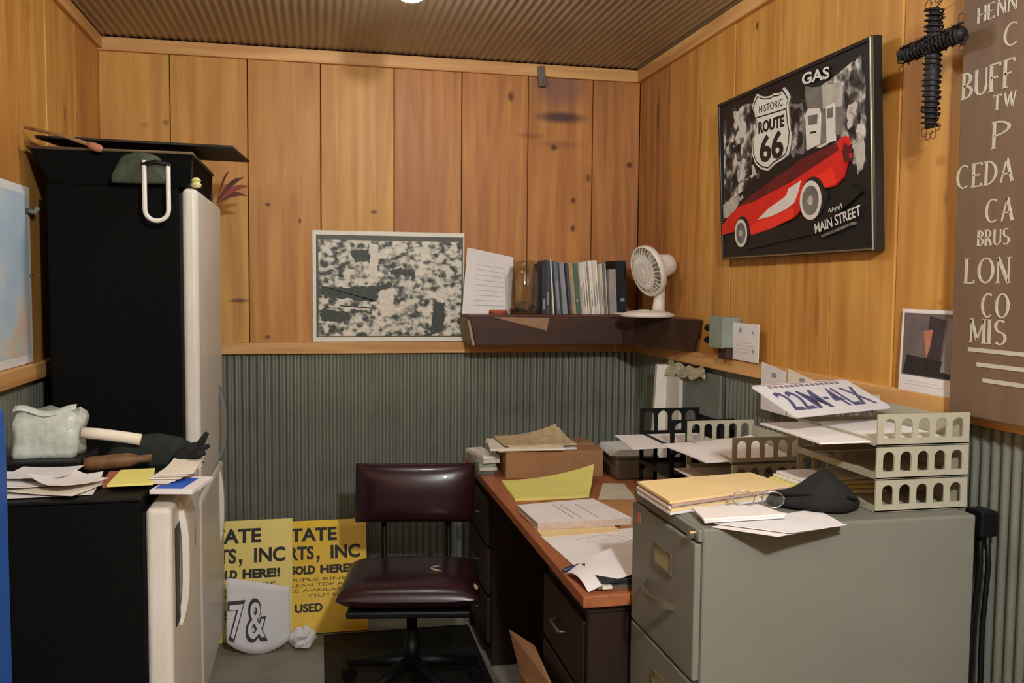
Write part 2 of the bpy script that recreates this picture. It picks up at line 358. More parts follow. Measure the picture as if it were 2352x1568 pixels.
def paper(name, label, cat, pts, z, m, th=.001, curl=(0, 0, 0, 0), n=8, group=None, bulge=0):
    """one sheet lying at height z; pts = four corners in order, curl = how far each corner lifts"""
    cx = sum(p[0] for p in pts)/4; cy = sum(p[1] for p in pts)/4
    def fn(u, v):
        ws = ((1-u)*(1-v), u*(1-v), u*v, (1-u)*v)
        x = sum(w_*p[0] for w_, p in zip(ws, pts)); y = sum(w_*p[1] for w_, p in zip(ws, pts))
        return (x-cx, y-cy, th+sum(c*w_**2.2 for c, w_ in zip(curl, ws))+bulge*math.sin(PI*u)*math.sin(PI*v))
    o = obj(name, MB().sheet(fn, n, n, th), m, None, loc=(cx, cy, z), smooth=False)
    if label: tag(o, label, cat, group)
    return o
def rect(cx, cy, w_, h_, a=0):
    c, s = math.cos(a), math.sin(a)
    return [(cx+x*c-y*s, cy+x*s+y*c) for x, y in ((-w_/2, -h_/2), (w_/2, -h_/2), (w_/2, h_/2), (-w_/2, h_/2))]

# --- things on the short refrigerator
t = thing('paper_pile', 'loose white papers heaped on the short refrigerator below the bubble-wrap bundle', 'paper', (-.63, 2.29, TOP))
for k, (cx, cy, w_, h_, a, m) in enumerate([(-.64, 2.27, .24, .19, .1, M_PAPER), (-.60, 2.25, .17, .15, -.35, M_PAPER2), (-.68, 2.31, .16, .18, .4, M_PAPER), (-.58, 2.25, .13, .12, .9, M_PAPER), (-.66, 2.33, .15, .12, -.2, M_PAPER3)]):
    l = t.location; P = [(x-l.x, y-l.y) for x, y in rect(cx, cy, w_, h_, a)]
    o = paper('sheet', None, None, P, .0012+k*.006, m, .0012, (random.random()*.012, random.random()*.006, random.random()*.03, random.random()*.03)); o.parent = t
tag(obj('black_box', MB().box(-.10, .10, -.10, .10, 0, .032), M_BLACK, None, loc=(-.70, 2.55, TOP), bevel=.004), 'flat black box lying under the bubble-wrap bundle', 'box')
# bubble wrap bundle
def blob(fn, nu, nv): return MB().sheet(fn, nu, nv, .002)
def wrapfn(u, v):
    a = 2*PI*u; r = 1+.05*math.sin(5*a+3*v)+.04*math.sin(9*v+2*a)
    x = max(-1, min(1, 1.35*math.cos(a)))*.077*r; y = max(-1, min(1, 1.35*math.sin(a)))*.05*r
    z = .118*v+.006*math.sin(4*a)*v+.006*math.sin(7*a+2)*v
    k = 1-.25*max(0, v-.85)/.15
    return (x*k*(1+.05*v)+.012*v, y*k, z)
M_BUB = mat('bubble_wrap', (214, 222, 208), .35, var=.12, scale=60, bump=.6, trans=.25, spec=.5)
t = thing('bubble_wrap_bundle', 'greyish translucent bubble-wrap bundle standing on the short refrigerator', 'packaging', (-.70, 2.55, TOP+.0325))
mb = MB(); NU, NV = 28, 9
for j in range(NV+1):
    for i in range(NU): mb.v.append(wrapfn(i/NU, j/NV))
for j in range(NV):
    for i in range(NU): mb.f.append((j*NU+i, j*NU+(i+1) % NU, (j+1)*NU+(i+1) % NU, (j+1)*NU+i))
mb.f.append(tuple(range(NU-1, -1, -1))); mb.f.append(tuple(NV*NU+i for i in range(NU)))
obj('wrap', mb, M_BUB, t, smooth=True)
obj('wrap_flap', MB().sheet(lambda u, v: (-.075+.15*u, -.045+.02*v+.006*math.sin(9*u), .117+.012*v+.008*math.sin(7*u+1)), 10, 3, .001), M_BUB, t, smooth=True)
tag(obj('paper_roll', MB().tube([(-.072, 0, .012), (-.03, 0, .008), (.03, 0, -.002), (.072, 0, -.01)], .0155, 12), M_PAPER2, None, loc=(-.535, 2.50, TOP+.084), smooth=True), 'cream rolled paper resting on dark cloth beside the bubble wrap', 'paper roll')
tag(obj('brown_bottle', MB().lathe([(.001, 0), (.016, .002), (.019, .02), (.019, .11), (.010, .135), (.010, .165), (.001, .166)], n=14, mtx=Matrix.Rotation(PI/2-.07, 3, 'Y')), mat('brown_glass', (104, 74, 46), .5, var=.3, scale=30), None, loc=(-.59, 2.44, TOP+.024), smooth=True), 'brown bottle-shaped roll lying on the short refrigerator', 'bottle')
def heap(name, label, cat, c, r, m, seed, lump=.25, n=(22, 10), group=None):
    rnd = random.Random(seed); ph = [rnd.random()*6 for _ in range(8)]; mb = MB(); NU, NV = n
    for j in range(NV+1):
        e = j/NV*PI/2
        for i in range(NU):
            a = 2*PI*i/NU; k = 1+lump*(.5*math.sin(2*a+ph[0])+.35*math.sin(3*a+ph[1]+2*e)+.3*math.sin(5*a+ph[2]-3*e)+.2*math.sin(7*a+ph[3]+5*e))
            mb.v.append((r[0]*math.cos(a)*math.cos(e)**.7*k if j < NV else r[0]*.01*math.cos(a), r[1]*math.sin(a)*math.cos(e)**.7*k if j < NV else r[1]*.01*math.sin(a), r[2]*math.sin(e)*(1+.25*lump*math.sin(3*a+ph[4]))))
    for j in range(NV):
        for i in range(NU): mb.f.append((j*NU+i, j*NU+(i+1) % NU, (j+1)*NU+(i+1) % NU, (j+1)*NU+i))
    mb.f.append(tuple(range(NU-1, -1, -1)))
    return tag(obj(name, mb, m, None, loc=c, smooth=True), label, cat, group)
heap('dark_cloth', 'dark green crumpled cloth on the short refrigerator against the tall one', 'cloth', (-.44, 2.56, TOP), (.11, .07, .075), mat('green_black_cloth', (30, 38, 32), .9, var=.3, scale=30), 3)
t = thing('gloves', 'dark grey work glove with one finger sticking up on the short refrigerator', 'glove', (-.34, 2.46, TOP))
obj('palm', MB().tube([(-.03, .01, .012), (-.01, 0, .03), (.015, 0, .045), (.03, 0, .06)], [.02, .028, .026, .016], 10), M_DARK, t, smooth=True)
for dx, dz, dy in ((.05, .05, 0), (.058, .02, -.025), (.05, .005, -.05)): obj('finger', MB().tube([(.012, dy*.5, .035), (.035, dy, .045+dz*.5), (dx, dy*1.1, .045+dz)], [.011, .010, .006], 8), M_DARK, t, smooth=True)
l0 = TOP
tag(obj('red_booklet', MB().box(-.045, .045, -.07, .07, 0, .012), mat('red_brown_cover', (158, 92, 66), .6, var=.12), None, loc=(-.47, 2.335, TOP), rot=(0, 0, .1), bevel=.001), 'reddish brown booklet beside the yellow pad on the short refrigerator', 'booklet')
paper('yellow_pad', 'small yellow pad among the mail on the short refrigerator', 'notepad', [(-.485, 2.21), (-.385, 2.215), (-.41, 2.39), (-.49, 2.38)], TOP+.0125, M_YPAD, .006)
t = thing('envelope_stack', 'stack of white envelopes beside the yellow pad on the short refrigerator', 'envelopes', (-.350, 2.335, TOP+.0120))
for k in range(5):
    P = [(x, y) for x, y in rect(.006*k-.01, .010*k-.02, .075, .19, -.30+.07*k)]
    o = paper('envelope', None, None, P, .001+k*.0035, M_PAPER if k % 2 else M_PAPER2, .0018, (0, 0, .006, .004)); o.parent = t
t = thing('blue_book', 'white booklet with a bright blue cover panel at the refrigerator edge', 'booklet', (-.322, 2.235, TOP+.0005), -.2)
obj('pages', MB().box(-.05, .05, -.075, .075, 0, .010), M_PAPER, t, bevel=.001)
obj('cover_panel', MB().box(-.042, .022, -.06, .05, .010, .0112), mat('blue_print', (38, 92, 190), .5, var=.08), t)

# --- things on the tall refrigerator
FT = 1.8465
K_TOP = []
t = thing('black_crate', 'black flared plastic crate sitting on top of the tall refrigerator', 'crate', (-.618, 3.42, FT))
def fl(z, k): return [(-.235-k, -.285-.4*k, z), (.205+.2*k, -.285-.4*k, z), (.205+.2*k, .28+.3*k, z), (-.235-k, .28+.3*k, z)]
obj('shell', MB().hexa(fl(0, -.01), fl(.112, .045)), M_FRIDGE, t, bevel=.004)
obj('rim', MB().tube(fl(.112, .047), .005, 6, closed=True), mat('light_catching_rim', (104, 86, 62), .8), t, smooth=True)  # tan colour paints the light caught by the black crate's lip
for s in (-.275, .28): obj('corner_post', MB().box(.195, .212, s-.008, s+.008, .0, .115), M_BLACK, t, bevel=.002)
t = thing('black_board', 'thin black board laid across the crate on the tall refrigerator', 'board', (-.57, 3.42, FT+.150), -.03, tilt=(.045, .018))
obj('panel', MB().box(-.31, .30, -.27, .28, .006, .014), mat('black_board', (36, 34, 30), .7), t, bevel=.001)
obj('edge_strip', MB().box(-.315, -.309, -.27, .28, .005, .015), M_KRAFT, t)
t = thing('wooden_stick', 'tan wooden stick with a thick pinkish end poking over the refrigerator crate', 'stick', (-.785, 3.125, FT+.135))
obj('shaft', MB().tube([(-.115, -.03, .035), (0, -.035, .012), (.075, -.038, -.012)], [.005, .006, .007], 8), mat('stick_wood', (140, 104, 66), .7), t, smooth=True)
obj('knob', MB().tube([(.07, -.038, -.010), (.085, -.038, -.016), (.105, -.038, -.024), (.112, -.038, -.028)], [.009, .013, .013, .008], 10), mat('knob_wood', (172, 116, 88), .7), t, smooth=True)
heap('green_cloth', 'faded green cloth drooping over the front of the refrigerator crate', 'cloth', (-.553, 3.075, FT+.005), (.08, .028, .092), mat('green_cloth', (70, 78, 64), .9, var=.2, scale=30), 12, .3)
t = thing('cord_loop', 'white plastic-coated loop hanging down the black side of the refrigerator', 'cord', (-.503, 3.05, 1.730))
ht = .19
pts = [(-.036, -.012, ht)]+[(-.036, -.012, ht-.03*k) for k in range(1, 5)]+[(.036*math.cos(a), -.012, .036+.0+.036*math.sin(a)) for a in [PI+PI*i/10 for i in range(11)]]+[(.036, -.012, .06+.03*k) for k in range(0, 5)]
obj('loop', MB().tube(pts, .0075, 10), M_WHITE, t, smooth=True)
obj('loop_tie', MB().tube([(-.042, -.012, .178), (0, -.016, .185), (.042, -.012, .178)], .008, 8), M_BLACK, t, smooth=True)
tag(obj('crumpled_wrapper', MB().lathe([(.001, 0), (.014, .004), (.018, .012), (.012, .02), (.016, .027), (.007, .036), (.001, .037)], n=9), mat('pale_yellow', (214, 206, 140), .5, var=.2, scale=60), None, loc=(-.395, 3.14, 1.8465), rot=(0, 0, 0)), 'pale yellow crumpled wrapper at the corner of the tall refrigerator top', 'wrapper')
t = thing('dried_leaves', 'dried brown and red leaves poking out beside the refrigerator crate', 'plant', (-.40, 3.80, 1.8465))
for k, (dx, dz, sz) in enumerate([(.11, .105, .013), (.13, .07, .012), (.12, .03, .011), (.05, .13, .012)]):
    m = mat('dry_leaf_%d' % (k % 2), ((92, 52, 40), (138, 66, 56))[k % 2], .8, var=.2)
    obj('leaf', MB().sheet(lambda u, v: (dx*u, -.01+.004*k, .012+dz*u+.02*math.sin(PI*u)+sz*(v-.5)*2*math.sin(PI*min(1, u*.9+.1))), 8, 3, .0012), m, t)
# --- blue cabinet at the frame edge
t = thing('blue_cabinet', 'blue painted steel cabinet at the left edge in front of the short refrigerator', 'cabinet', (-.76, 1.7, 0))
M_BLUE = mat('blue_paint', (36, 84, 160), .45, var=.06)
obj('carcass', MB().box(-.16, .16, -.2, .2, .05, 1.286), M_BLUE, t, bevel=.01, seg=3)
dd = obj('door', MB().box(.16, .166, -.18, .18, .09, 1.25), M_BLUE, t, bevel=.002)
obj('handle', MB().tube([(.168, -.14, .70), (.185, -.14, .71), (.185, -.14, .79), (.168, -.14, .80)], .006, 8), M_CHROME, dd, smooth=True)
for sx in (-.13, .13):
    for sy in (-.17, .17): obj('foot', MB().box(sx-.02, sx+.02, sy-.02, sy+.02, 0, .05), M_BLACK, t)

# ------------------------------------------------------------------ left wall map
t = thing('wall_map', 'pale blue world map with a white border pinned on the left wall', 'map', (XL-.0005, 2.66, 1.268), PI/2)
obj('sheet', MB().box(-.53, .53, -.006, -.001, 0, .57), mat('map_border', (226, 226, 222), .6, var=.03), t)
ramp_mat('map_print', [(.42, (176, 200, 216)), (.52, (190, 208, 218)), (.56, (206, 206, 196)), (.66, (216, 190, 170)), (.75, (196, 206, 186))], nscale=4.2, detail=5, rough=.6)
obj('print', MB().box(-.51, .505, -.0072, -.006, .03, .545), MATS['map_print'], t)
for px in (-.4, .515): obj('pin', MB().tube([(px, -.007, .285), (px, -.014, .285)], .005, 8), M_CHROME, t)
t = thing('wall_clip', 'small dark wall hook above the map beside the tall refrigerator', 'hook', (XL-.0005, 3.16, 1.76), PI/2)
obj('plate', MB().box(-.02, .05, -.012, -.001, -.008, .008), mat('hook_brown', (74, 52, 40), .5), t, bevel=.002)
obj('prong', MB().tube([(-.01, -.012, 0), (-.012, -.035, -.004), (-.014, -.045, .012)], .008, 8), mat('hook_grey', (112, 118, 112), .5), t, smooth=True)

# ------------------------------------------------------------------ back wall: aerial photograph
t = thing('aerial_photograph', 'black-and-white aerial photograph with a white border on the back wall', 'picture', (.327, YB-.003, 1.267), 0)
obj('sheet', MB().box(-.352, .352, -.010, -.001, 0, .512), mat('photo_border', (224, 220, 202), .5, var=.03), t, bevel=.002)
obj('inner_line', MB().box(-.335, .345, -.0112, -.010, .022, .492), mat('photo_line', (84, 84, 74), .5, var=.1), t)
m = ramp_mat('aerial_print', [(.38, (52, 58, 50)), (.44, (104, 106, 96)), (.49, (160, 156, 140)), (.55, (204, 198, 180)), (.68, (222, 214, 198))], vec_scale=(6, 6, 7.5), nscale=5.0, detail=10, rough=.5, dist=.1)
obj('print', MB().box(-.325, .338, -.0122, -.0112, .027, .470), m, t)
def jag(poly, amp=.0045, n=9):
    out = []
    for i, (x0, z0) in enumerate(poly):
        x1, z1 = poly[(i+1) % len(poly)]
        for k in range(n):
            f = k/n; out.append((min(.33, max(-.32, x0+(x1-x0)*f+random.uniform(-amp, amp))), min(.465, max(.03, z0+(z1-z0)*f+random.uniform(-amp, amp)))))
    return out
M_AD = mat('aerial_dark', (60, 66, 56), .5, var=.35, scale=70); M_AL = mat('aerial_light', (214, 206, 188), .5, var=.12, scale=60)
for poly, mm in (([(-.32, .262), (-.26, .25), (-.15, .255), (-.05, .262), (.01, .285), (.01, .255), (-.05, .24), (-.06, .19), (-.10, .185), (-.2, .20), (-.3, .20)], M_AD), ([(-.095, .455), (-.055, .455), (-.052, .30), (-.092, .30)], M_AL),
                 ([(-.32, .15), (-.19, .14), (-.18, .115), (-.22, .09), (-.31, .10)], M_AD), ([(-.01, .33), (.04, .345), (.12, .33), (.11, .305), (.02, .31)], M_AD), ([(-.05, .24), (.02, .25), (.02, .13), (-.04, .12)], M_AL),
                 ([(-.18, .42), (-.10, .43), (-.09, .37), (-.16, .37)], M_AD), ([(.21, .19), (.26, .18), (.25, .05), (.19, .03), (.2, .12)], M_AD), ([(-.23, .17), (-.06, .16), (-.05, .15), (-.22, .155)], M_AL)):
    obj('print_patch', MB().prism(jag(poly), -.0126, -.0122), mm, t)
for a, b in (((-.045, .36), (.13, .20)), ((.0, .20), (.10, .03)), ((-.12, .14), (.0, .03))):
    obj('print_road', MB().tube([(a[0], -.0126, a[1]), (b[0], -.0126, b[1])], .0016, 4), M_AL, t)
# a small metal bracket on the crown trim
tag(obj('trim_clip', MB().box(-.018, .018, -.010, 0, -.075, .02), mat('grey_tape', (104, 92, 80), .6), None, loc=(1.04, YB-.0225, 2.555), rot=(0, -.12, 0), bevel=.002), 'grey tape strap crossing the ceiling trim on the back wall', 'tape')

# ------------------------------------------------------------------ corner shelf and what stands on it
ST = 1.402
M_WALNUT = wood('dark_shelf_wood', (66, 42, 30), (38, 24, 18), seed=2.2, axis='x', rough=.55)
t = thing('corner_shelf', 'dark wooden corner shelf with a deep front board above the chair rail', 'shelf', (1.1, 4.0, RT))
def W(pts, t): return [(p[0]-t.location.x, p[1]-t.location.y) for p in pts]
obj('shelf_board', MB().slab(W([(.66, 4.187), (.66, 3.90), (1.375, 3.90), (1.545, 3.40), (1.545, 4.187)], t), ST-RT-.02, ST-RT), wood('shelf_top_wood', (118, 76, 54), (80, 48, 34), seed=4., axis='x'), t, bevel=.002)
obj('front_board', MB().hexa([(*W([q], t)[0], .002) for q in ((.688, 3.884), (1.370, 3.884), (1.370, 3.90), (.688, 3.90))], [(*W([q], t)[0], ST-RT-.004) for q in ((.655, 3.884), (1.370, 3.884), (1.370, 3.90), (.655, 3.90))]), M_WALNUT, t, bevel=.002)
obj('angled_front_board', MB().hexa([(*W([q], t)[0], .002) for q in ((1.370, 3.884), (1.516, 3.43), (1.534, 3.435), (1.378, 3.90))], [(*W([q], t)[0], ST-RT-.004) for q in ((1.370, 3.884), (1.530, 3.385), (1.546, 3.39), (1.378, 3.90))]), M_WALNUT, t, bevel=.002)
obj('end_board', MB().hexa([(*W([q], t)[0], .002) for q in ((.672, 3.90), (.684, 3.90), (.684, 4.16), (.672, 4.16))], [(*W([q], t)[0], ST-RT-.021) for q in ((.648, 3.90), (.660, 3.90), (.660, 4.16), (.648, 4.16))]), mat('pale_shelf_end', (150, 136, 104), .7), t)
tag(obj('hanging_tag', MB().add([(0, 0, 0), (.26, 0, -.004), (.25, -.0015, -.062), (0, .0008, 0), (.26, .0008, -.004), (.25, -.0007, -.062)], [(0, 2, 1), (3, 4, 5), (0, 1, 4, 3), (1, 2, 5, 4), (2, 0, 3, 5)]), mat('tag_tan', (150, 116, 88), .8), None, loc=(.76, 3.8825, ST-.008)), 'triangular tan paper scrap hanging over the shelf front', 'paper')
# leaning sheet
def leaning(pts):
    P = [Vector(p) for p in pts]; o_ = P[0].copy()
    return lambda u, v: tuple(P[0]*(1-u)*(1-v)+P[1]*u*(1-v)+P[2]*u*v+P[3]*(1-u)*v-o_)
t = thing('paper_sheet', 'white printed sheet leaning on the wall at the left end of the shelf', 'paper', (.650, 4.06, ST+.0005))
f = leaning([(.650, 4.06, ST), (.878, 4.06, ST), (.915, 4.165, 1.668), (.690, 4.165, 1.712)])
obj('sheet', MB().sheet(f, 6, 6, .001), M_PAPER, t)
for k in range(9):
    a, b = .22+.012*(k % 2), .86-.03*(k % 3); v = .13+.08*k
    p0, p1 = Vector(f(a, v)), Vector(f(b, v)); n_ = Vector((0, -.0022, .0004))
    obj('print_line', MB().tube([p0+n_, p1+n_], .0011, 4), mat('faint_print', (204, 199, 198), .9, var=0), t)
# glass jar
t = thing('glass_jar', 'large clear glass jar with brown scraps in it on the shelf', 'jar', (.925, 3.985, ST+.0005))
M_GLASS = bpy.data.materials.new('clear_glass'); M_GLASS.use_nodes = True
nt = M_GLASS.node_tree; nt.nodes.remove(nt.nodes['Principled BSDF'])
g_t = nt.nodes.new('ShaderNodeBsdfTransparent'); g_t.inputs[0].default_value = (.93, .94, .92, 1)
g_g = nt.nodes.new('ShaderNodeBsdfGlossy'); g_g.inputs['Roughness'].default_value = .04
g_f = nt.nodes.new('ShaderNodeLayerWeight'); g_f.inputs[0].default_value = .3; g_p = nt.nodes.new('ShaderNodeMath'); g_p.operation = 'MULTIPLY_ADD'; g_p.inputs[1].default_value = .42; g_p.inputs[2].default_value = .035; g_m = nt.nodes.new('ShaderNodeMixShader')
nt.links.new(g_f.outputs['Facing'], g_p.inputs[0]); nt.links.new(g_p.outputs[0], g_m.inputs[0]); nt.links.new(g_t.outputs[0], g_m.inputs[1]); nt.links.new(g_g.outputs[0], g_m.inputs[2])
nt.links.new(g_m.outputs[0], nt.nodes['Material Output'].inputs[0])
obj('glass', MB().lathe([(.001, 0), (.062, 0), (.071, .008), (.074, .03), (.074, .185), (.066, .21), (.05, .222), (.05, .246), (.0465, .246), (.0465, .222), (.063, .206), (.0705, .184), (.0705, .032), (.066, .010), (.001, .006)], n=40), M_GLASS, t, smooth=True)
for k in range(7):
    a = k*2.4; obj('scrap', MB().tube([(.035*math.cos(a), .035*math.sin(a), .016+.004*k), (.035*math.cos(a+2), .03*math.sin(a+2), .03+.004*k)], .012, 6), mat('scrap_%d' % (k % 2), ((132, 90, 60), (96, 92, 66))[k % 2], .8), t, smooth=True)
t = thing('jar_lid', 'small red screw lid lying on the shelf beside the glass jar', 'lid', (.798, 3.945, ST+.0005))
obj('cap', MB().lathe([(.001, 0), (.040, 0), (.042, .004), (.042, .016), (.038, .021), (.001, .021)], n=28), mat('red_lid', (170, 84, 62), .5), t)
obj('rib_ring', MB().lathe([(.0425, .004), (.0432, .006), (.0432, .012), (.0425, .014)], n=28), mat('red_lid_edge', (150, 66, 48), .5), t)
# books: bottom x, thickness, height, lean, cover colour, kind
BK = [(1.004, .020, .235, 0.0, (48, 50, 64), 'navy blue hardback beside the glass jar'),
      (1.026, .016, .250, 0.0, (70, 74, 84), 'dark grey book with a pale base next to the navy hardback'),
      (1.064, .007, .252, -.075, (226, 218, 200), 'thin cream magazine leaning left, apart from its neighbours'),
      (1.078, .017, .245, -.09, (104, 110, 124), 'slate blue book leaning beside the thin cream magazine'),
      (1.098, .010, .240, -.095, (52, 74, 62), 'thin dark green book after the slate blue one'),
      (1.111, .024, .240, -.10, (150, 146, 154), 'wide lavender grey book on the shelf'),
      (1.138, .012, .238, -.10, (74, 74, 82), 'thin charcoal book between the lavender grey and tan ones'),
      (1.153, .020, .240, -.10, (176, 150, 104), 'tan covered book on the shelf'),
      (1.176, .020, .238, -.10, (84, 108, 88), 'mid green book left of the white magazines'),
      (1.199, .012, .240, -.095, (206, 202, 186), 'first pale magazine right of the green book'),
      (1.213, .014, .240, -.09, (226, 220, 206), 'second pale magazine right of the green book'),
      (1.229, .014, .246, -.10, (214, 204, 188), 'third pale magazine right of the green book'),
      (1.245, .014, .250, -.09, (228, 222, 208), 'fourth pale magazine right of the green book'),
      (1.261, .014, .252, -.08, (216, 210, 196), 'fifth pale magazine right of the green book'),
      (1.277, .014, .252, -.08, (228, 220, 204), 'sixth pale magazine right of the green book'),
      (1.293, .012, .236, -.07, (206, 198, 180), 'seventh pale magazine, last before the mottled grey books'),
      (1.307, .015, .240, -.07, (120, 116, 106), 'mottled grey brown book right of the pale magazines'),
      (1.324, .007, .242, -.07, (222, 216, 202), 'very thin white booklet between two grey books'),
      (1.333, .034, .210, -.05, (158, 150, 144), 'short speckled grey book near the fan'),
      (1.369, .012, .250, -.04, (30, 32, 32), 'thin black book half behind the fan'),
      (1.383, .040, .252, -.03, (26, 28, 30), 'thick black binder behind the fan')]
for k, (bx0, th, h, lean, c, lab) in enumerate(BK):
    t = thing('book', lab, 'book', (bx0, 3.955+.012*(k % 3), ST+.001), 0, 'books and magazines on the corner shelf', tilt=(0, lean))
    m = mat('cover_%d' % k, c, .6, var=.16, scale=24)
    dp = .17
    if max(c) > 190:                                     # stapled magazines: paper body and a spine strip
        obj('pages', MB().box(.0006, th-.0006, .002, dp, 0, h), M_PAPER2, t)
        sp = obj('cover', MB().box(0, th, 0, .002, 0, h), m, t); 
        if th > .01: obj('spine_print', MB().box(th*.3, th*.6, -.0006, 0, h*.15, h*(.45+.08*(k % 4))), mat('grey_print', (150, 146, 140), .8, var=0), t)
    else:
        obj('pages', MB().box(.002, th-.002, .003, dp-.004, .003, h-.004), M_PAPER2, t)
        mb = MB().box(0, th, 0, .003, 0, h).box(0, .002, .003, dp, 0, h).box(th-.002, th, .003, dp, 0, h)
        obj('cover', mb, m, t)
        if th > .012: obj('spine_print', MB().box(th*.25, th*.75, -.0006, 0, h*(.1+.07*(k % 3)), h*(.3+.11*(k % 4))), mat('spine_pale', (150, 148, 146), .8, var=.1), t)
# desk fan
t = thing('desk_fan', 'white desk fan tilted upward at the right end of the corner shelf', 'fan', (1.405, 3.66, ST+.0005), 0)
obj('base', MB().lathe([(.001, 0), (.112, 0), (.118, .006), (.116, .014), (.085, .024), (.04, .030), (.001, .031)], n=36), M_OFFWHITE, t, smooth=True)
obj('neck', MB().tube([(.055, .015, .02), (.058, .015, .06), (.062, .015, .12), (.064, .015, .148)], [.030, .026, .022, .018], 14), M_OFFWHITE, t, smooth=True)
obj('pivot', MB().tube([(.045, .015, .15), (.085, .015, .15)], .017, 14), M_OFFWHITE, t, smooth=True)
hd = Vector((-.93, -.22, -.27)).normalized()             # where the fan looks
q = hd.to_track_quat('Z', 'Y').to_matrix()
hc = Vector((.050, .015, .215))
obj('motor_housing', MB().lathe([(.001, -.085), (.028, -.082), (.045, -.066), (.052, -.03), (.050, .01), (.044, .024), (.001, .026)], c=hc, n=24, mtx=q), M_OFFWHITE, t, smooth=True)
gc = hc+hd*.055
cg = obj('grille', MB().lathe([(.103, -.022), (.112, -.016), (.114, 0), (.111, .012), (.104, .010), (.106, 0), (.103, -.012)], c=gc, n=40, mtx=q), M_OFFWHITE, t, smooth=True)
mb = MB()
for k in range(30):
    a = 2*PI*k/30
    p = lambda r, z: gc+q @ Vector((r*math.cos(a), r*math.sin(a), z))
    mb.tube([p(.02, .026), p(.06, .024), p(.095, .014), p(.111, .002)], .0016, 5)
    mb.tube([p(.045, -.040), p(.085, -.034), p(.110, -.012)], .0016, 5)
for r, z in ((.045, .0255), (.075, .021)): mb.lathe([(r-.0015, z), (r+.0015, z), (r+.0015, z+.002), (r-.0015, z+.002)], c=gc, n=32, mtx=q)
w_ = obj('grille_wires', mb, M_OFFWHITE, cg); w_['kind'] = 'stuff'
obj('badge', MB().lathe([(.001, .030), (.014, .029), (.020, .026), (.021, .022), (.001, .021)], c=gc, n=20, mtx=q), M_WHITE, cg, smooth=True)
for k in range(3):
    def bl(u, v, k=k):
        a = 2*PI*k/3+v*1.3; r = .018+.075*u; return tuple(gc+q @ Vector((r*math.cos(a), r*math.sin(a), -.012+.018*(v-.5))))
    obj('blade', MB().sheet(bl, 5, 6, .0015), mat('fan_blade', (206, 204, 190), .4, var=.03), t, smooth=True)
obj('switch_plate', MB().box(-.055, -.015, -.06, -.03, .022, .034), mat('fan_switch', (190, 184, 160), .5), t, bevel=.002)
pts = [Vector((1.40+.09*math.cos(a)+.02*math.sin(3*a), 3.80+.03*math.sin(a), ST+.008+.004*math.sin(2*a))) for a in [i*.35 for i in range(26)]]
tag(obj('fan_cord', MB().tube([p-pts[0] for p in pts], .0035, 6), mat('cord_cream', (206, 200, 170), .5), None, loc=pts[0], smooth=True), 'cream power cord coiled behind the desk fan base', 'cord')

# ------------------------------------------------------------------ right wall fittings  (local x = towards the viewer, -y = into the room)
RW = -PI/2
t = thing('electrical_box', 'grey-green metal electrical box on the right wall below the big poster', 'electrical box', (XR-.0005, 3.115, 1.30), RW)
M_EB = mat('grey_green_box', (134, 144, 130), .5, var=.08)
obj('housing', MB().box(-.055, .055, -.075, -.001, .008, .122), M_EB, t, bevel=.004)
obj('cover_lip', MB().box(-.058, .058, -.079, -.074, .005, .125), M_EB, t, bevel=.002)
for z in (.078, .030):
    obj('cable_gland', MB().tube([(-.055, -.04, z), (-.075, -.04, z), (-.08, -.04, z), (-.15, -.042, z-.003), (-.17, -.044, z-.006)], [.016, .016, .013, .015, .006], 10), M_BLACK, t, smooth=True)
obj('lower_bracket', MB().box(-.02, .05, -.06, -.001, -.034, .006), mat('brown_bracket', (66, 44, 34), .7), t, bevel=.003)
t = thing('notice_card', 'white printed card hanging beside the electrical box on the right wall', 'card', (XR-.031, 2.962, 1.267), RW)
obj('card', MB().box(-.098, .098, -.004, -.001, 0, .137), M_PAPER, t)
for (x0, z0, r) in ((-.04, .11, .010), (.055, .105, .006), (.06, .04, .007)): obj('printed_mark', MB().tube([(x0, -.0052, z0), (x0, -.004, z0)], r, 12), mat('mark_blue', (140, 150, 166), .8, var=0), t)
for k in range(4): obj('printed_line', MB().box(-.07, .07-.02*(k % 2), -.0046, -.004, .03+.012*k, .032+.012*k), mat('faint_print2', (196, 192, 190), .9, var=0), t)
for (yy, wd, h0, h1, lab, lean) in ((2.755, .165, .02, .0, 'left white note card tucked against the chair rail above the number plate', 0), (2.575, .17, .012, -.012, 'right cream note card with a photo print tucked against the chair rail', 0)):
    t = thing('note_card', lab, 'card', (XR-.0305, yy, 1.11), RW, 'note cards on the chair rail')
    obj('card', MB().hexa([(-wd/2, -.004, 0), (wd/2, -.004, 0), (wd/2, -.001, 0), (-wd/2, -.001, 0)], [(-wd/2, -.004, .145+h0), (wd/2, -.004, .145+h1), (wd/2, -.001, .145+h1), (-wd/2, -.001, .145+h0)]), M_PAPER if h1 == 0 else M_PAPER2, t)
    obj('printed_mark', MB().box(-.01, .02, -.0046, -.004, .118, .135), mat('mark_grey', (150, 146, 150), .8, var=.1), t)
tag(obj('paper_strip', MB().box(-.07, .07, -.003, 0, 0, .012), mat('pink_strip', (222, 190, 180), .8, var=.1, scale=30), None, loc=(XR-.0305, 2.40, 1.232), rot=(0, .06, RW)), 'narrow pinkish paper strip on the chair rail behind the number plate', 'paper')
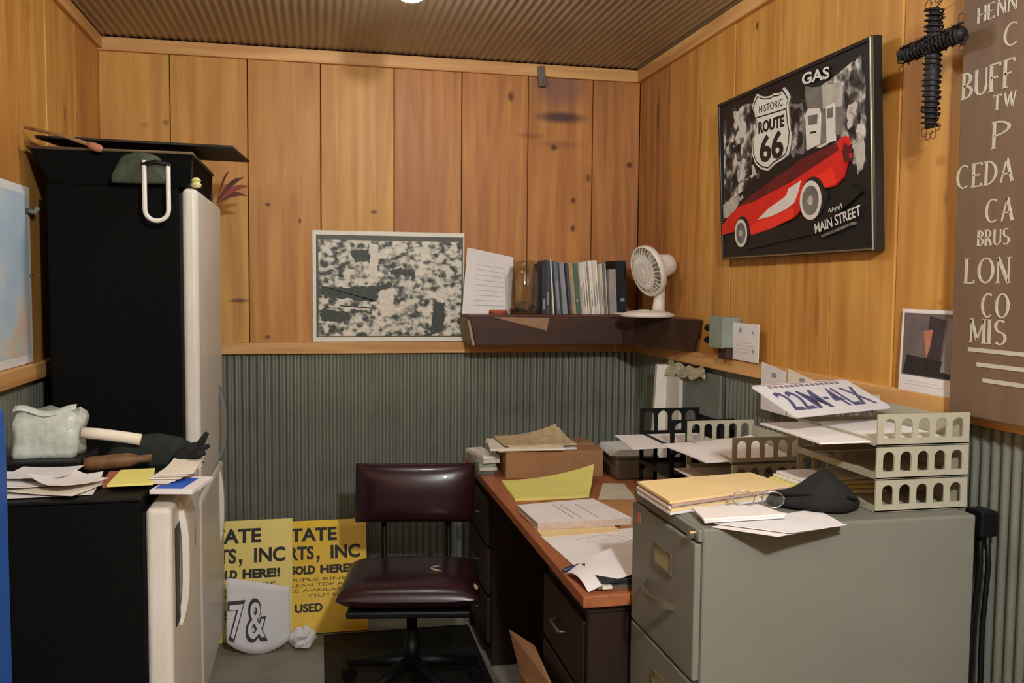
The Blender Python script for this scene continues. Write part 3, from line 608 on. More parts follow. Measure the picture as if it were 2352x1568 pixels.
# white-edged plastic-wrapped panel under the rail
t = thing('wrapped_panel', 'white-edged panel in clear wrap standing behind the desk trays against the right wall', 'panel', (1.51, 3.6, .7605))
l = t.location
obj('side_frame', MB().hexa([(-.06, .10, 0), (.025, .10, 0), (.030, .14, 0), (-.055, .14, 0)], [(-.045, .085, .43), (.025, .085, .43), (.030, .125, .43), (-.04, .125, .43)]), mat('panel_white', (222, 216, 202), .5, var=.04), t, bevel=.004)
obj('face_strip', MB().box(.0, .028, -.06, .10, .0, .43), mat('panel_white2', (204, 198, 184), .35, var=.05), t, bevel=.004)
obj('backing_sheet', MB().box(.014, .026, -.42, -.06, .0, .430), mat('grey_panel', (112, 114, 106), .5, var=.12, scale=6), t, bevel=.003)
M_WRAP = mat('clear_wrap', (216, 208, 170), .2, var=.2, scale=50, bump=.8, trans=.35, spec=.6)
obj('crumpled_wrap', MB().sheet(lambda u, v: (.006+.006*math.sin(17*u+5*v)-.012*v, .09-.40*u, .445-.062*v*(1-.4*u)+.007*math.sin(23*u)+.005*math.sin(11*v+9*u)), 18, 8, .001), M_WRAP, t)
# framed photograph
t = thing('photo_print', 'portrait-like dark photo print with a white lower margin leaning on the right-wall rail', 'photograph', (XR-.012, 1.985, RT+.0005), RW, tilt=(0, 0))
obj('print_base', MB().hexa([(-.115, -.014, 0), (.122, -.014, 0), (.122, -.011, 0), (-.115, -.011, 0)], [(-.122, -.003, .215), (.122, -.003, .215), (.122, 0, .215), (-.122, 0, .215)]), M_PAPER, t)
def onphoto(poly, m, d, nm='picture_area'):
    y = lambda z: -.014+.011*z/.215-d
    n = len(poly); mb = MB().add([(x, y(z), z) for x, z in poly]+[(x, y(z)+.0004, z) for x, z in poly], [tuple(range(n)), tuple(range(2*n-1, n-1, -1))]+[(i, n+i, n+(i+1) % n, (i+1) % n) for i in range(n)])
    obj(nm, mb, m, t)
onphoto([(-.106, .042), (.122, .042), (.122, .205), (-.112, .205)], mat('photo_grey', (104, 94, 92), .4, var=.2, scale=16), .0005)
onphoto([(-.02, .06), (.04, .06), (.05, .19), (-.01, .2)], mat('photo_dark', (60, 52, 54), .4, var=.2), .0009)
onphoto([(-.10, .045), (.10, .045), (.08, .085), (-.09, .095)], mat('photo_darker', (44, 40, 40), .4, var=.3, scale=40), .0010)
onphoto([(.045, .06), (.10, .055), (.105, .195), (.06, .195)], mat('photo_pale', (134, 124, 124), .4, var=.12), .0012)
onphoto([(-.03, .16), (.005, .165), (.0, .12), (-.012, .09), (-.02, .12)], mat('photo_orange', (176, 116, 92), .4, var=.15), .0014)
onphoto([(.095, .155), (.122, .16), (.122, .10), (.10, .11)], mat('photo_skin', (168, 122, 104), .4, var=.15), .0014)
for k in range(2): onphoto([(-.09, .018+.008*k), (.06-.02*k, .018+.008*k), (.06-.02*k, .0195+.008*k), (-.09, .0195+.008*k)], mat('faint_print', (204, 199, 198), .9, var=0), .0005, 'caption_line')
# wire cross
t = thing('wire_cross', 'black barbed-wire cross with curled ends hanging right of the big poster', 'cross', (XR-.088, 1.922, 1.922), RW)
M_WIRE = mat('black_wire', (30, 26, 26), .6, var=.2)
def wrapped(a, b, r, turns, seed):
    rnd = random.Random(seed); a = Vector(a); b = Vector(b); d = b-a; s = d.normalized().cross(Vector((0, 1, 0))).normalized(); y = Vector((0, 1, 0))
    mb = MB().tube([a, a+d*.25, a+d*.5, a+d*.75, b], [r*.8, r, r*1.1, r, r*.75], 10)
    n = turns*10; mb.tube([a+d*i/n+(r*1.15+rnd.uniform(-.1, .25)*r)*(math.cos(2*PI*i/10)*s+math.sin(2*PI*i/10)*y) for i in range(n+1)], .0026, 5)
    for k in range(turns*2):
        p = a+d*rnd.random(); an = rnd.random()*6.28; o_ = (math.cos(an)*s+math.sin(an)*y)
        mb.tube([p+o_*r*.8, p+o_*r*1.65+d.normalized()*rnd.uniform(-.006, .006)], [.0022, .0008], 4)
    return mb
obj('hanger', MB().tube([(0, -.004, .285), (0, .02, .315), (0, .087, .330)], .0016, 5), M_WIRE, t)
obj('upright', wrapped((.0, -.005, .005), (.0, -.005, .288), .0155, 22, 4), M_WIRE, t, smooth=True)
obj('crossbar', wrapped((-.110, -.012, .200), (.110, -.012, .200), .0165, 17, 8), M_WIRE, t, smooth=True)
for (cx, cz, r, a0) in ((-.022, .300, .013, 0), (.012, .308, .011, 2), (-.02, -.004, .012, 1), (-.006, -.016, .010, 3), (.014, -.016, .011, 2), (.028, .0, .010, 0), (.095, .238, .012, 4), (-.118, .168, .011, 1), (-.120, .222, .008, 5), (.10, .168, .009, 1)):
    obj('wire_curl', MB().tube([(cx+r*math.cos(a0+i*.5)*(1-.02*i), -.006, cz+r*math.sin(a0+i*.5)*(1-.02*i)) for i in range(15)], .0012, 5), mat('rust_wire', (92, 56, 36), .6), t, smooth=True)

# ------------------------------------------------------------------ framed poster on the right wall
PW, PH = .945, .570                                    # poster size; s,t run 0..1
t = thing('framed_poster', 'framed black poster of a red sports car, road shield and petrol pumps', 'poster', (XR-.010, 2.683, 1.648), RW, tilt=(0, 0))
t.rotation_euler = (Matrix.Rotation(RW, 3, 'Z') @ Matrix.Rotation(.055, 3, 'X')).to_euler()
M_FR = mat('black_frame', (34, 32, 28), .35, var=.1); M_BRASS = mat('frame_edge', (150, 128, 84), .3, metal=.7, var=.1)
P = lambda q: [((a-.5)*PW, b*PH) for a, b in q]
obj('backing', MB().box(-PW/2, PW/2, -.024, -.002, 0, PH), mat('poster_black', (20, 20, 19), .45, var=.2), t)
for nm, b in (('frame_side', (-PW/2-.008, -PW/2+.004, -.030, 0, -.008, PH+.008)), ('frame_side', (PW/2-.004, PW/2+.010, -.030, 0, -.008, PH+.008)), ('frame_side', (-PW/2, PW/2, -.030, 0, PH-.004, PH+.008)), ('frame_side', (-PW/2, PW/2, -.030, 0, -.008, .004))):
    obj(nm, MB().box(*b), M_FR, t, bevel=.002)
obj('frame_bead_or_highlight', MB().box(PW/2-.002, PW/2+.003, -.033, -.0295, -.006, PH+.006), mat('frame_highlight', (206, 196, 166), .25, metal=.8, var=0), t, bevel=.001)  # pale strip paints the highlight along the right frame edge
obj('frame_bead_or_highlight', MB().box(-PW/2, PW/2, -.033, -.0295, -.005, 0), M_BRASS, t, bevel=.001)
lay = [0]
def art(nm, poly, m, up_=None, jit=0):
    lay[0] += 1; y = -.024-.00025*lay[0]
    pl = P(poly)
    if jit:
        q = []
        for i, (x0, z0) in enumerate(pl):
            x1, z1 = pl[(i+1) % len(pl)]
            for k in range(6): q.append((min(.465, max(-.465, x0+(x1-x0)*k/6+random.uniform(-jit, jit))), min(.56, max(.01, z0+(z1-z0)*k/6+random.uniform(-jit, jit)))))
        pl = q
    return obj(nm, MB().prism(pl, y, -.0238), m, t)
def art_text(nm, s_, x0, x1, z, cap, m, ang=0, **k):
    lay[0] += 1
    me = text_fit(s_, 0, (x1-x0)*PW, cap*PH, depth=.0002, **k)
    return obj(nm, me, m, t, loc=((x0-.5)*PW, -.024-.00025*lay[0], z*PH), rot=(0, -ang, 0))
G1 = ramp_mat('poster_grey_scene', [(.40, (22, 22, 20)), (.5, (100, 96, 90)), (.58, (196, 190, 180))], nscale=20, detail=5, rough=.45)
G2 = mat('poster_pale', (176, 172, 160), .45, var=.25, scale=25); G3 = mat('poster_mid', (112, 108, 102), .45, var=.3, scale=25); G4 = mat('poster_deep', (48, 47, 45), .45, var=.3, scale=25)
W_ = mat('poster_white', (214, 208, 196), .45, var=.05); K_ = mat('poster_ink', (30, 29, 28), .45, var=0)
RD = mat('poster_red', (206, 36, 30), .4, var=.12, scale=12); RDK = mat('poster_dark_red', (96, 22, 28), .4, var=.25, scale=18); RB_ = mat('poster_bright_red', (232, 52, 36), .4, var=.05)
G5 = ramp_mat('poster_night_scene', [(.44, (18, 18, 17)), (.52, (62, 60, 56)), (.58, (128, 124, 116)), (.64, (206, 200, 188))], vec_scale=(1.4, 1, 1), nscale=17, detail=6, rough=.45)
art('scene_print', [(.03, .90), (.12, .95), (.30, .93), (.31, .48), (.20, .42), (.02, .34)], G5, jit=.004)
art('scene_print', [(.52, .90), (.62, .84), (.90, .93), (.965, .86), (.965, .40), (.90, .42), (.80, .56), (.55, .55)], G5, jit=.004)
art('scene_print', [(.08, .92), (.26, .90), (.27, .45), (.03, .36), (.02, .55)], G5, jit=.004)
art('scene_print', [(.115, .92), (.228, .935), (.216, .785), (.188, .705), (.093, .717), (.16, .80)], G1, jit=.005)
art('scene_print', [(.20, .52), (.27, .56), (.29, .50), (.21, .48)], G2, jit=.006)
art('scene_print', [(.02, .55), (.05, .60), (.06, .54)], G2, jit=.004)
art('scene_print', [(.005, .25), (.005, .36), (.10, .39), (.18, .38), (.10, .29)], G2, jit=.006)
art('scene_print', [(.53, .86), (.63, .80), (.62, .55), (.53, .56)], G3, jit=.012)
art('scene_print', [(.64, .896), (.855, .849), (.848, .597), (.64, .56)], G3, jit=.008)
art('scene_print', [(.74, .875), (.855, .849), (.848, .73), (.742, .75)], G2)
art('scene_print', [(.86, .80), (.95, .90), (.96, .74), (.95, .56), (.87, .60)], G5, jit=.006)
art('scene_print', [(.88, .72), (.95, .76), (.94, .62), (.87, .61)], G1, jit=.006)
art('scene_print', [(.90, .52), (.955, .56), (.95, .40), (.92, .38)], G2, jit=.006)
art('scene_print', [(.03, .70), (.10, .74), (.14, .62), (.10, .50), (.03, .52)], G1, jit=.005)
art('scene_print', [(.13, .60), (.25, .62), (.26, .50), (.15, .47)], G1, jit=.005)
art('scene_print', [(.55, .82), (.62, .78), (.61, .58), (.55, .58)], G5, jit=.005)
art('scene_print', [(.86, .90), (.95, .95), (.955, .80), (.88, .82)], G5, jit=.006)
art('petrol_pump', [(.64, .752), (.66, .776), (.723, .761), (.731, .726), (.722, .571), (.643, .555)], W_)
art('petrol_pump', [(.655, .74), (.715, .73), (.71, .68), (.656, .69)], G3)
art('petrol_pump', [(.763, .758), (.811, .76), (.809, .567), (.762, .562)], W_)
art('petrol_pump', [(.770, .74), (.803, .74), (.802, .69), (.770, .69)], G3)
art('petrol_pump', [(.668, .65), (.705, .645), (.705, .635), (.668, .64)], K_)
SH = [(.318, .972), (.34, .953), (.373, .937), (.412, .928), (.444, .933), (.476, .924), (.497, .928), (.507, .945), (.527, .915), (.544, .879), (.53, .844), (.533, .791), (.537, .737), (.548, .682), (.541, .614), (.521, .56), (.484, .54), (.43, .525), (.386, .500), (.341, .515), (.295, .556), (.272, .618), (.270, .694), (.292, .746), (.308, .808), (.296, .858), (.279, .91), (.3, .951)]
cx_, cz_ = .41, .73
art('road_shield', SH, W_)
art('road_shield', [(cx_+(a-cx_)*.95, cz_+(b-cz_)*.95) for a, b in SH], K_)
art('road_shield', [(cx_+(a-cx_)*.91, cz_+(b-cz_)*.91) for a, b in SH], W_)
art('road_shield', [(.305, .828), (.525, .815), (.525, .823), (.305, .836)], K_)
art_text('shield_lettering', 'HISTORIC', .333, .503, .852, .042, K_, -.03)
art_text('shield_lettering', 'ROUTE', .325, .508, .735, .062, K_, -.02, offset=.002)
art_text('shield_lettering', '66', .333, .500, .560, .145, K_, .01, offset=.0035)
art_text('poster_lettering', 'GAS', .628, .79, .916, .058, W_, -.08, offset=.0012)
art('car_shadow', [(.02, .14), (.6, .17), (.9, .33), (.95, .28), (.7, .10), (.2, .04)], mat('poster_floor', (18, 20, 19), .4, var=.2))
art('car_body', [(.008, .152), (.010, .214), (.061, .26), (.154, .319), (.255, .373), (.394, .426), (.523, .476), (.623, .517), (.752, .539), (.822, .552), (.847, .574), (.876, .571), (.887, .533), (.893, .461), (.868, .426), (.85, .366), (.807, .333), (.755, .333), (.693, .36), (.595, .228), (.554, .198), (.417, .157), (.257, .128), (.211, .175), (.137, .192), (.11, .164)], RD)
art('car_shade', [(.154, .319), (.255, .373), (.394, .426), (.523, .476), (.623, .517), (.752, .539), (.822, .552), (.837, .512), (.696, .46), (.561, .407), (.414, .368), (.277, .332)], RDK)
art('car_panel', [(.70, .40), (.80, .44), (.82, .35), (.77, .335), (.73, .345)], RB_)
art('car_panel', [(.257, .132), (.417, .160), (.554, .200), (.56, .255), (.50, .245), (.30, .205), (.24, .18)], RB_)
art('car_cove', [(.308, .219), (.389, .275), (.487, .317), (.518, .335), (.529, .368), (.610, .399), (.598, .349), (.567, .284), (.516, .255), (.409, .227)], W_)
art('car_grille', [(.86, .54), (.893, .52), (.89, .44), (.86, .45)], RDK, jit=.004)
def ell(cx, cz, rx, rz, n=28): return [(cx+rx*math.cos(2*PI*i/n), cz+rz*math.sin(2*PI*i/n)) for i in range(n)]
for (cx, cz, rx, rz) in ((.173, .149, .051, .088), (.672, .281, .066, .106)):
    art('wheel_arch', ell(cx+.012, cz+.008, rx*1.12, rz*1.1), K_); art('white_wall', ell(cx, cz, rx, rz), W_); art('wheel_disc', ell(cx, cz, rx*.76, rz*.76), G3); art('hub', ell(cx, cz, rx*.25, rz*.25), G2)
art_text('poster_lettering', 'MAIN STREET', .699, .955, .098, .052, W_, .165, offset=.0006)
for k in range(7): art('small_print', [(.735+.026*k, .073+.0075*k), (.753+.026*k, .078+.0075*k), (.753+.026*k, .092+.0075*k), (.735+.026*k, .087+.0075*k)], G3)
lay[0] += 1
obj('signature', MB().tube([((.783+.075*i/12-.5)*PW, -.0245-.00025*lay[0], (.205+.02*i/12+.014*math.sin(i*1.9))*PH) for i in range(13)], .0016, 4), G2, t)

# ------------------------------------------------------------------ brown wooden sign
GL = {'H': [((0,0),(0,1),2),((.62,0),(.62,1),2),((0,.5),(.62,.5),1)], 'E': [((0,0),(0,1),2),((0,1),(.5,1),1),((0,.5),(.4,.5),1),((0,0),(.5,0),1),((.5,.9),(.5,1),1),((.5,0),(.5,.12),1)],
 'N': [((0,0),(0,1),1),((0,1),(.62,0),2),((.62,0),(.62,1),1)], 'B': [((0,0),(0,1),2)], 'U': [((0,.3),(0,1),2),((.6,.3),(.6,1),1)], 'F': [((0,0),(0,1),2),((0,1),(.5,1),1),((0,.5),(.38,.5),1),((.5,.88),(.5,1),1)],
 'T': [((.3,0),(.3,1),2),((0,1),(.6,1),1),((0,.88),(0,1),1),((.6,.88),(.6,1),1)], 'W': [((0,1),(.22,0),2),((.22,0),(.42,1),1),((.42,1),(.64,0),2),((.64,0),(.86,1),1)], 'P': [((0,0),(0,1),2)], 'C': [], 'D': [((0,0),(0,1),2)],
 'A': [((0,0),(.32,1),1),((.32,1),(.66,0),2),((.12,.36),(.54,.36),1)], 'R': [((0,0),(0,1),2),((.22,.5),(.58,0),2)], 'S': [], 'L': [((0,0),(0,1),2),((0,0),(.5,0),1),((.5,0),(.5,.13),1)], 'O': [], 'M': [((0,0),(0,1),1),((0,1),(.36,.1),2),((.36,.1),(.72,1),1),((.72,0),(.72,1),2)], 'I': [((0,0),(0,1),2)]}
AR = {'B': [(.02,.75,.40,.25,-90,90),(.02,.25,.48,.25,-90,90)], 'U': [(.3,.3,.3,.3,180,360)], 'P': [(.02,.74,.46,.26,-90,90)], 'C': [(.42,.5,.42,.5,55,305)], 'D': [(.02,.5,.58,.5,-90,90)], 'R': [(.02,.74,.44,.26,-90,90)],
 'S': [(.27,.75,.25,.25,40,270),(.27,.25,.27,.25,-140,90)], 'O': [(.42,.5,.42,.5,0,360)]}
WD = {'I': .02, 'W': .86, 'M': .72, 'C': .74, 'O': .84, 'A': .66, 'D': .6, 'U': .6, 'B': .5, 'P': .48, 'R': .58, 'S': .54, 'H': .62, 'N': .62, 'E': .5, 'F': .5, 'T': .6, 'L': .5}
def serif_text(s_, cap, sx):
    mb = MB(); x = 0; th = cap*.07; tk = cap*.15*min(1, sx*1.2)
    for ch in s_:
        X = lambda a: (x+a)*cap*sx
        for (a, b, w2) in GL[ch]:
            ax, az, bx_, bz = X(a[0]), a[1]*cap, X(b[0]), b[1]*cap; hw = (tk if w2 == 2 else th)/2
            d_ = Vector((bx_-ax, bz-az)).normalized(); nx, nz = -d_.y*hw, d_.x*hw
            mb.prism([(ax+nx, az+nz), (ax-nx, az-nz), (bx_-nx, bz-nz), (bx_+nx, bz+nz)], -.0016, 0)
            if abs(ax-bx_) < 1e-6 and abs(bz-az) > .8*cap:
                for zz in (az, bz): mb.prism([(ax-hw-cap*.06, zz-cap*.018), (ax+hw+cap*.06, zz-cap*.018), (ax+hw+cap*.06, zz+cap*.018), (ax-hw-cap*.06, zz+cap*.018)], -.0017, 0)
        for (cx, cz, rx, rz, a0, a1) in AR.get(ch, []):
            n = 20; o1 = []; o2 = []
            for i in range(n+1):
                a = math.radians(a0+(a1-a0)*i/n); h = (th+(tk-th)*abs(math.cos(a))**1.5)/2
                o1.append((X(cx)+(rx*cap*sx+h)*math.cos(a), cz*cap+(rz*cap+th/2)*math.sin(a))); o2.append((X(cx)+(rx*cap*sx-h)*math.cos(a), cz*cap+(rz*cap-th/2)*math.sin(a)))
            for i in range(n): mb.prism([o1[i], o1[i+1], o2[i+1], o2[i]], -.0016, 0)
        x += WD[ch]+.30
    return mb
t = thing('wooden_sign', 'tall brown wooden sign with carved white serif lettering at the right edge', 'sign', (XR-.0305, 1.862, 1.236), RW)
M_SIGN = wood('brown_sign_wood', (114, 90, 68), (92, 71, 53), seed=8.1, rough=.6, contrast=.6)
obj('board', MB().box(0, .62, -.028, 0, 0, 1.24), M_SIGN, t, bevel=.003)
M_SL = mat('sign_lettering', (186, 178, 160), .6, var=.08, scale=40)
for (s_, Y, z1, z0, Y1) in (('HENN', 1.814, 2.18, 2.146, 1.700), ('C', 1.729, 2.118, 2.07, 1.69), ('BUFF', 1.853, 2.04, 1.981, 1.698), ('TW', 1.755, 1.969, 1.936, 1.69), ('P', 1.749, 1.909, 1.851, 1.705), ('CEDA', 1.861, 1.824, 1.772, 1.69), ('CA', 1.763, 1.737, 1.686, 1.685), ('BRUS', 1.785, 1.669, 1.634, 1.692), ('LON', 1.82, 1.605, 1.549, 1.688), ('CO', 1.763, 1.524, 1.471, 1.685), ('MIS', 1.796, 1.465, 1.411, 1.69)):
    cap = z1-z0; w0 = sum(WD[c] for c in s_)+.30*(len(s_)-1); sx = (Y-Y1)/(w0*cap)
    obj('lettering', serif_text(s_, cap, sx), M_SL, t, loc=(1.862-Y, -.028, z0-1.236))
for Y, z in ((1.803, 1.389), (1.773, 1.356), (1.752, 1.321)): obj('carved_line', MB().box(1.862-Y, .50, -.0296, -.028, z-1.236, z-1.236+.0095), M_SL, t)

# ------------------------------------------------------------------ desk
DX, DZ = .643, .76
M_DESKTOP = wood('desk_top_wood', (170, 104, 66), (132, 72, 42), seed=1.4, axis='y', rough=.45)
M_DESK = wood('desk_dark_wood', (44, 29, 22), (30, 20, 16), seed=6.4, axis='z', rough=.5)
t = thing('desk', 'brown wooden desk along the right wall covered with papers', 'desk', (1.09, 2.98, 0))
l = t.location
obj('top', wbox(MB(), t, DX, 1.515, 2.08, 3.90, DZ-.030, DZ), M_DESKTOP, t, bevel=.003)
obj('apron', wbox(MB(), t, DX+.02, 1.50, 2.10, 3.88, DZ-.05, DZ-.0305), M_DESK, t)
obj('end_panel', wbox(MB(), t, DX+.02, 1.50, 2.095, 2.115, 0, DZ-.051), M_DESK, t)
obj('end_panel', wbox(MB(), t, DX+.02, 1.50, 3.865, 3.885, 0, DZ-.051), M_DESK, t)
obj('modesty_panel', wbox(MB(), t, 1.44, 1.46, 2.56, 3.42, .12, DZ-.051), M_DESK, t)
for y0, y1 in ((2.116, 2.55), (3.43, 3.864)):
    pd = obj('pedestal', wbox(MB(), t, DX+.035, 1.48, y0, y1, 0, DZ-.051), M_DESK, t)
    for k in range(3):
        z0 = .09+.20*k
        dr = obj('drawer', wbox(MB(), t, DX+.016, DX+.034, y0+.015, y1-.015, z0, z0+.185), M_DESK, t, bevel=.003)
        ym = (y0+y1)/2-l.y
        obj('pull', MB().tube([(DX+.016-l.x, ym-.05, z0+.10), (DX-.006-l.x, ym-.045, z0+.10), (DX-.006-l.x, ym+.045, z0+.10), (DX+.016-l.x, ym+.05, z0+.10)], .005, 6), mat('dark_pull', (92, 84, 70), .4, metal=.7), dr, smooth=True)
DT = DZ+.0005
# cardboard box with newspapers
t = thing('cardboard_box', 'closed brown cardboard box at the far end of the desk', 'box', (.94, 3.575, DT), -.06)
obj('carton', MB().box(-.20, .20, -.15, .15, 0, .105), M_CARD, t, bevel=.002)
for s in (-1, 1): obj('top_flap', MB().box(-.199, .199, min(s*.148, s*.004), max(s*.148, s*.004), .1052, .1085), M_CARD, t)
obj('tape', MB().box(-.201, .201, -.022, .022, .1086, .1092), mat('carton_tape', (186, 146, 100), .3), t)
t = thing('newspaper_pile', 'folded newspapers and magazines spread on the cardboard box', 'newspapers', (.86, 3.56, DT+.1095))
for k, (dx, dy, w_, h_, a, m, th, c) in enumerate([(0, 0, .33, .24, .05, M_PAPER3, .006, (0, 0, .006, 0)), (-.03, -.02, .30, .25, -.12, M_PAPER2, .008, (0, 0, 0, 0)), (.02, .0, .29, .22, .08, mat('newsprint', (196, 178, 144), .85, var=.12, scale=40), .006, (0, 0, .035, .0)), (.0, -.01, .27, .20, .02, mat('newsprint2', (186, 164, 126), .85, var=.2, scale=25), .003, (0, .0, .05, .006))]):
    z = sum([.006, .008, .006, .003][:k])+.0004*k
    o = paper('newspaper', None, None, rect(dx, dy, w_, h_, a), z, m, th, c); o.parent = t
obj('print_block', MB().box(.05, .075, -.03, .05, .0248, .0252), mat('red_print', (140, 84, 72), .8, var=.3, scale=50), t)
obj('print_block', MB().box(-.07, -.02, -.03, .01, .0248, .0252), mat('brown_print', (120, 92, 66), .8, var=.3, scale=50), t)
t = thing('magazine_pile', 'small pile of glossy magazines sticking out left of the cardboard box', 'magazines', (.680, 3.62, DT), .1)
for k, c in enumerate(((88, 86, 74), (196, 192, 172), (150, 156, 136), (212, 208, 194), (222, 216, 204))):
    o = paper('magazine', None, None, rect(.006*(k % 2)-.01, .008*(k % 3), .072, .20, .06*k-.14), .0005+.016*k, mat('glossy_%d' % k, c, .4, var=.25, scale=40), .0145); o.parent = t
# grey organiser with paper
t = thing('grey_box', 'grey plastic box with white papers stacked on it right of the carton', 'box', (1.252, 3.45, DT))
obj('body', MB().box(-.085, .085, -.11, .11, 0, .085), mat('grey_box', (108, 104, 90), .6, var=.1), t, bevel=.008, seg=3)
obj('lid', MB().box(-.089, .089, -.114, .114, .085, .094), mat('grey_box_lid', (92, 90, 80), .6), t, bevel=.003)
for k in range(4):
    o = paper('sheet', None, None, rect(-.015+.006*k, .004*k, .175, .20, .05*k-.08), .0945+.006*k, (M_PAPER, M_PAPER3)[k % 2], .005); o.parent = t
# yellow pad, stacks and loose papers
paper('legal_pad', 'yellow legal pad with a curled-up corner lying on the desk', 'notepad', [(.688, 3.07), (.965, 3.07), (1.075, 3.36), (.70, 3.37)], DT, M_YPAD, .010, (0, .002, .055, .0), 12)
paper('grey_envelope', 'pale grey envelope on the desk right of the yellow pad', 'envelope', [(.99, 3.04), (1.13, 3.02), (1.17, 3.27), (1.09, 3.29)], DT, mat('pale_envelope', (196, 184, 160), .8), .002)
paper('kraft_envelope', 'brown kraft envelope under the printed report on the desk', 'envelope', [(.95, 2.68), (1.14, 2.66), (1.16, 3.0), (.97, 3.02)], DT, M_KRAFT, .002)
paper('manila_folder', 'manila folder corner showing under the printed report', 'folder', [(.672, 2.60), (.93, 2.62), (.93, 2.90), (.672, 2.93)], DT, M_TAN, .003)
t = thing('report_stack', 'thick stack of white printed forms with ruled lines on the desk', 'papers', (.82, 2.80, DT+.0035), .02)
obj('pages', MB().slab([(-.148, -.12), (.165, -.12), (.125, .155), (-.155, .115)], 0, .022), mat('page_edges', (196, 178, 166), .8, var=.12, scale=60), t)
obj('top_sheet', MB().slab([(-.15, -.122), (.167, -.122), (.127, .157), (-.157, .117)], .0222, .0232), M_PAPER, t)
for k, xx in enumerate((-.02, .005, .06)): obj('ruled_line', MB().slab([(xx-.02, .09), (xx-.018, .09), (xx+.002, -.09), (xx, -.09)], .0233, .0236), M_INK, t)
t = thing('drawing_sheet', 'large white sheet with a faint pencil sketch on the desk', 'drawing', (.85, 2.45, DT+.0005))
pts = [(.668, 2.62), (.688, 2.33), (1.0, 2.16), (1.02, 2.66)]
l = t.location
o = paper('sheet', None, None, [(x-l.x, y-l.y) for x, y in pts], .0, M_PAPER, .0012, (0, .0, 0, 0)); o.parent = t
for seg_ in ([(-.05, .12), (.0, .14), (.05, .13), (.08, .10)], [(-.06, .07), (.0, .09), (.07, .09)], [(.02, .15), (.05, .08), (.08, .04)], [(.05, .05), (.10, .09)], [(-.09, .10), (-.06, .12)]):
    obj('pencil_line', MB().tube([(x, y, .0018) for x, y in seg_], .0010, 4), M_PENCIL, t)
paper('curled_sheet', 'white sheet curling over the near left corner of the desk', 'paper', [(.645, 2.25), (.662, 2.10), (.86, 2.14), (.80, 2.33)], DT+.036, M_PAPER, .0012, (-.034, -.034, .0, .004), 10)
t = thing('magazine_stack', 'stack of dark magazines at the near edge of the desk', 'magazines', (.80, 2.185, DT))
for k, (c, dx, a) in enumerate((((120, 84, 66), .01, 0), ((96, 92, 84), -.01, .05), ((56, 54, 52), .012, -.04), ((40, 42, 46), .0, .06))):
    o = paper('magazine', None, None, rect(dx+.0, 0, .21, .15, a), .0068*k+.0004, mat('mag_%d' % k, c, .5, var=.3, scale=30), .0062); o.parent = t
obj('torn_label', MB().box(-.10, -.075, -.085, -.06, .008, .016), M_PAPER2, t)
t = thing('pen', 'dark blue pen lying by the drawing at the desk edge', 'pen', (.690, 2.30, DT+.006), .6)
obj('barrel', MB().tube([(-.055, 0, 0), (.04, 0, 0)], .0052, 8), mat('pen_blue', (52, 62, 92), .4), t, smooth=True)
obj('tip', MB().tube([(.04, 0, 0), (.056, 0, -.001)], [.0048, .001], 8), M_CHROME, t, smooth=True)
obj('clip', MB().box(-.05, -.015, -.0015, .0015, .005, .0065), M_CHROME, t)

# ------------------------------------------------------------------ letter trays
def arch_panel(wd, ht, n=5, y0=0, y1=.004):
    """end wall of one tray with n arched openings"""
    mb = MB(); m_ = .016; gap = .015; ow = (wd-2*m_-(n-1)*gap)/n; zb, zt = .016, ht-.010
    mb.box(0, wd, y0, y1, 0, zb)
    mb.box(0, m_, y0, y1, zb, ht); mb.box(wd-m_, wd, y0, y1, zb, ht)
    for k in range(n):
        xa = m_+k*(ow+gap); r = ow/2
        if k < n-1: mb.box(xa+ow, xa+ow+gap, y0, y1, zb, ht)
        prev = (xa, zt-r); pts_ = [(xa+r-r*math.cos(PI*i/8), zt-r+r*math.sin(PI*i/8)) for i in range(9)]
        for i in range(8):
            (xa1, za1), (xb1, zb1) = pts_[i], pts_[i+1]
            mb.prism([(xa1, za1), (xb1, zb1), (xb1, ht), (xa1, ht)], y0, y1)
    return mb
def tray_stack(name, label, loc, wd, dp, tiers, pitch, m, n=5, rotz=0):
    t = thing(name, label, 'letter tray', loc, rotz, 'stacked letter trays')
    for k in range(tiers):
        z = k*pitch
        tr = obj('tray', MB().box(0, wd, 0, dp, z+.001, z+.005), m, t)
        obj('end_wall', arch_panel(wd, pitch-.004, n), m, tr, loc=(0, 0, z+.002))
        obj('end_wall', arch_panel(wd, pitch-.004, n, dp-.004, dp), m, tr, loc=(0, 0, z+.002))
        obj('back_wall', MB().box(wd-.004, wd, .004, dp-.004, z+.005, z+pitch*.75), m, tr)
        obj('front_lip', MB().box(0, .004, .004, dp-.004, z+.005, z+.016), m, tr)
    return t
CT = 1.0335
tray_stack('letter_tray_stack', 'three-tier beige letter trays on top of the filing cabinet', (1.212, 1.735, CT), .235, .335, 3, .0745, M_BEIGE)
tray_stack('letter_tray_stack', 'four-tier beige letter trays standing on the desk', (1.205, 2.42, DT), .24, .335, 4, .082, M_BEIGE)
tray_stack('letter_tray_stack', 'black letter trays on the desk behind the beige ones', (1.19, 2.86, DT), .24, .30, 3, .105, M_BLACK, 4)
paper('tray_paper', 'white sheets overhanging the top of the three-tier trays', 'papers', [(1.09, 1.765), (1.43, 1.75), (1.43, 2.05), (1.09, 2.04)], CT+2*.0745+.0062, M_PAPER, .004, (-.002, 0, 0, .0))
paper('tray_paper', 'white sheets in the second tray from the top of the four-tier trays', 'papers', [(1.15, 2.445), (1.43, 2.44), (1.43, 2.73), (1.15, 2.73)], DT+2*.082+.0062, M_PAPER, .003, (0, 0, 0, 0))
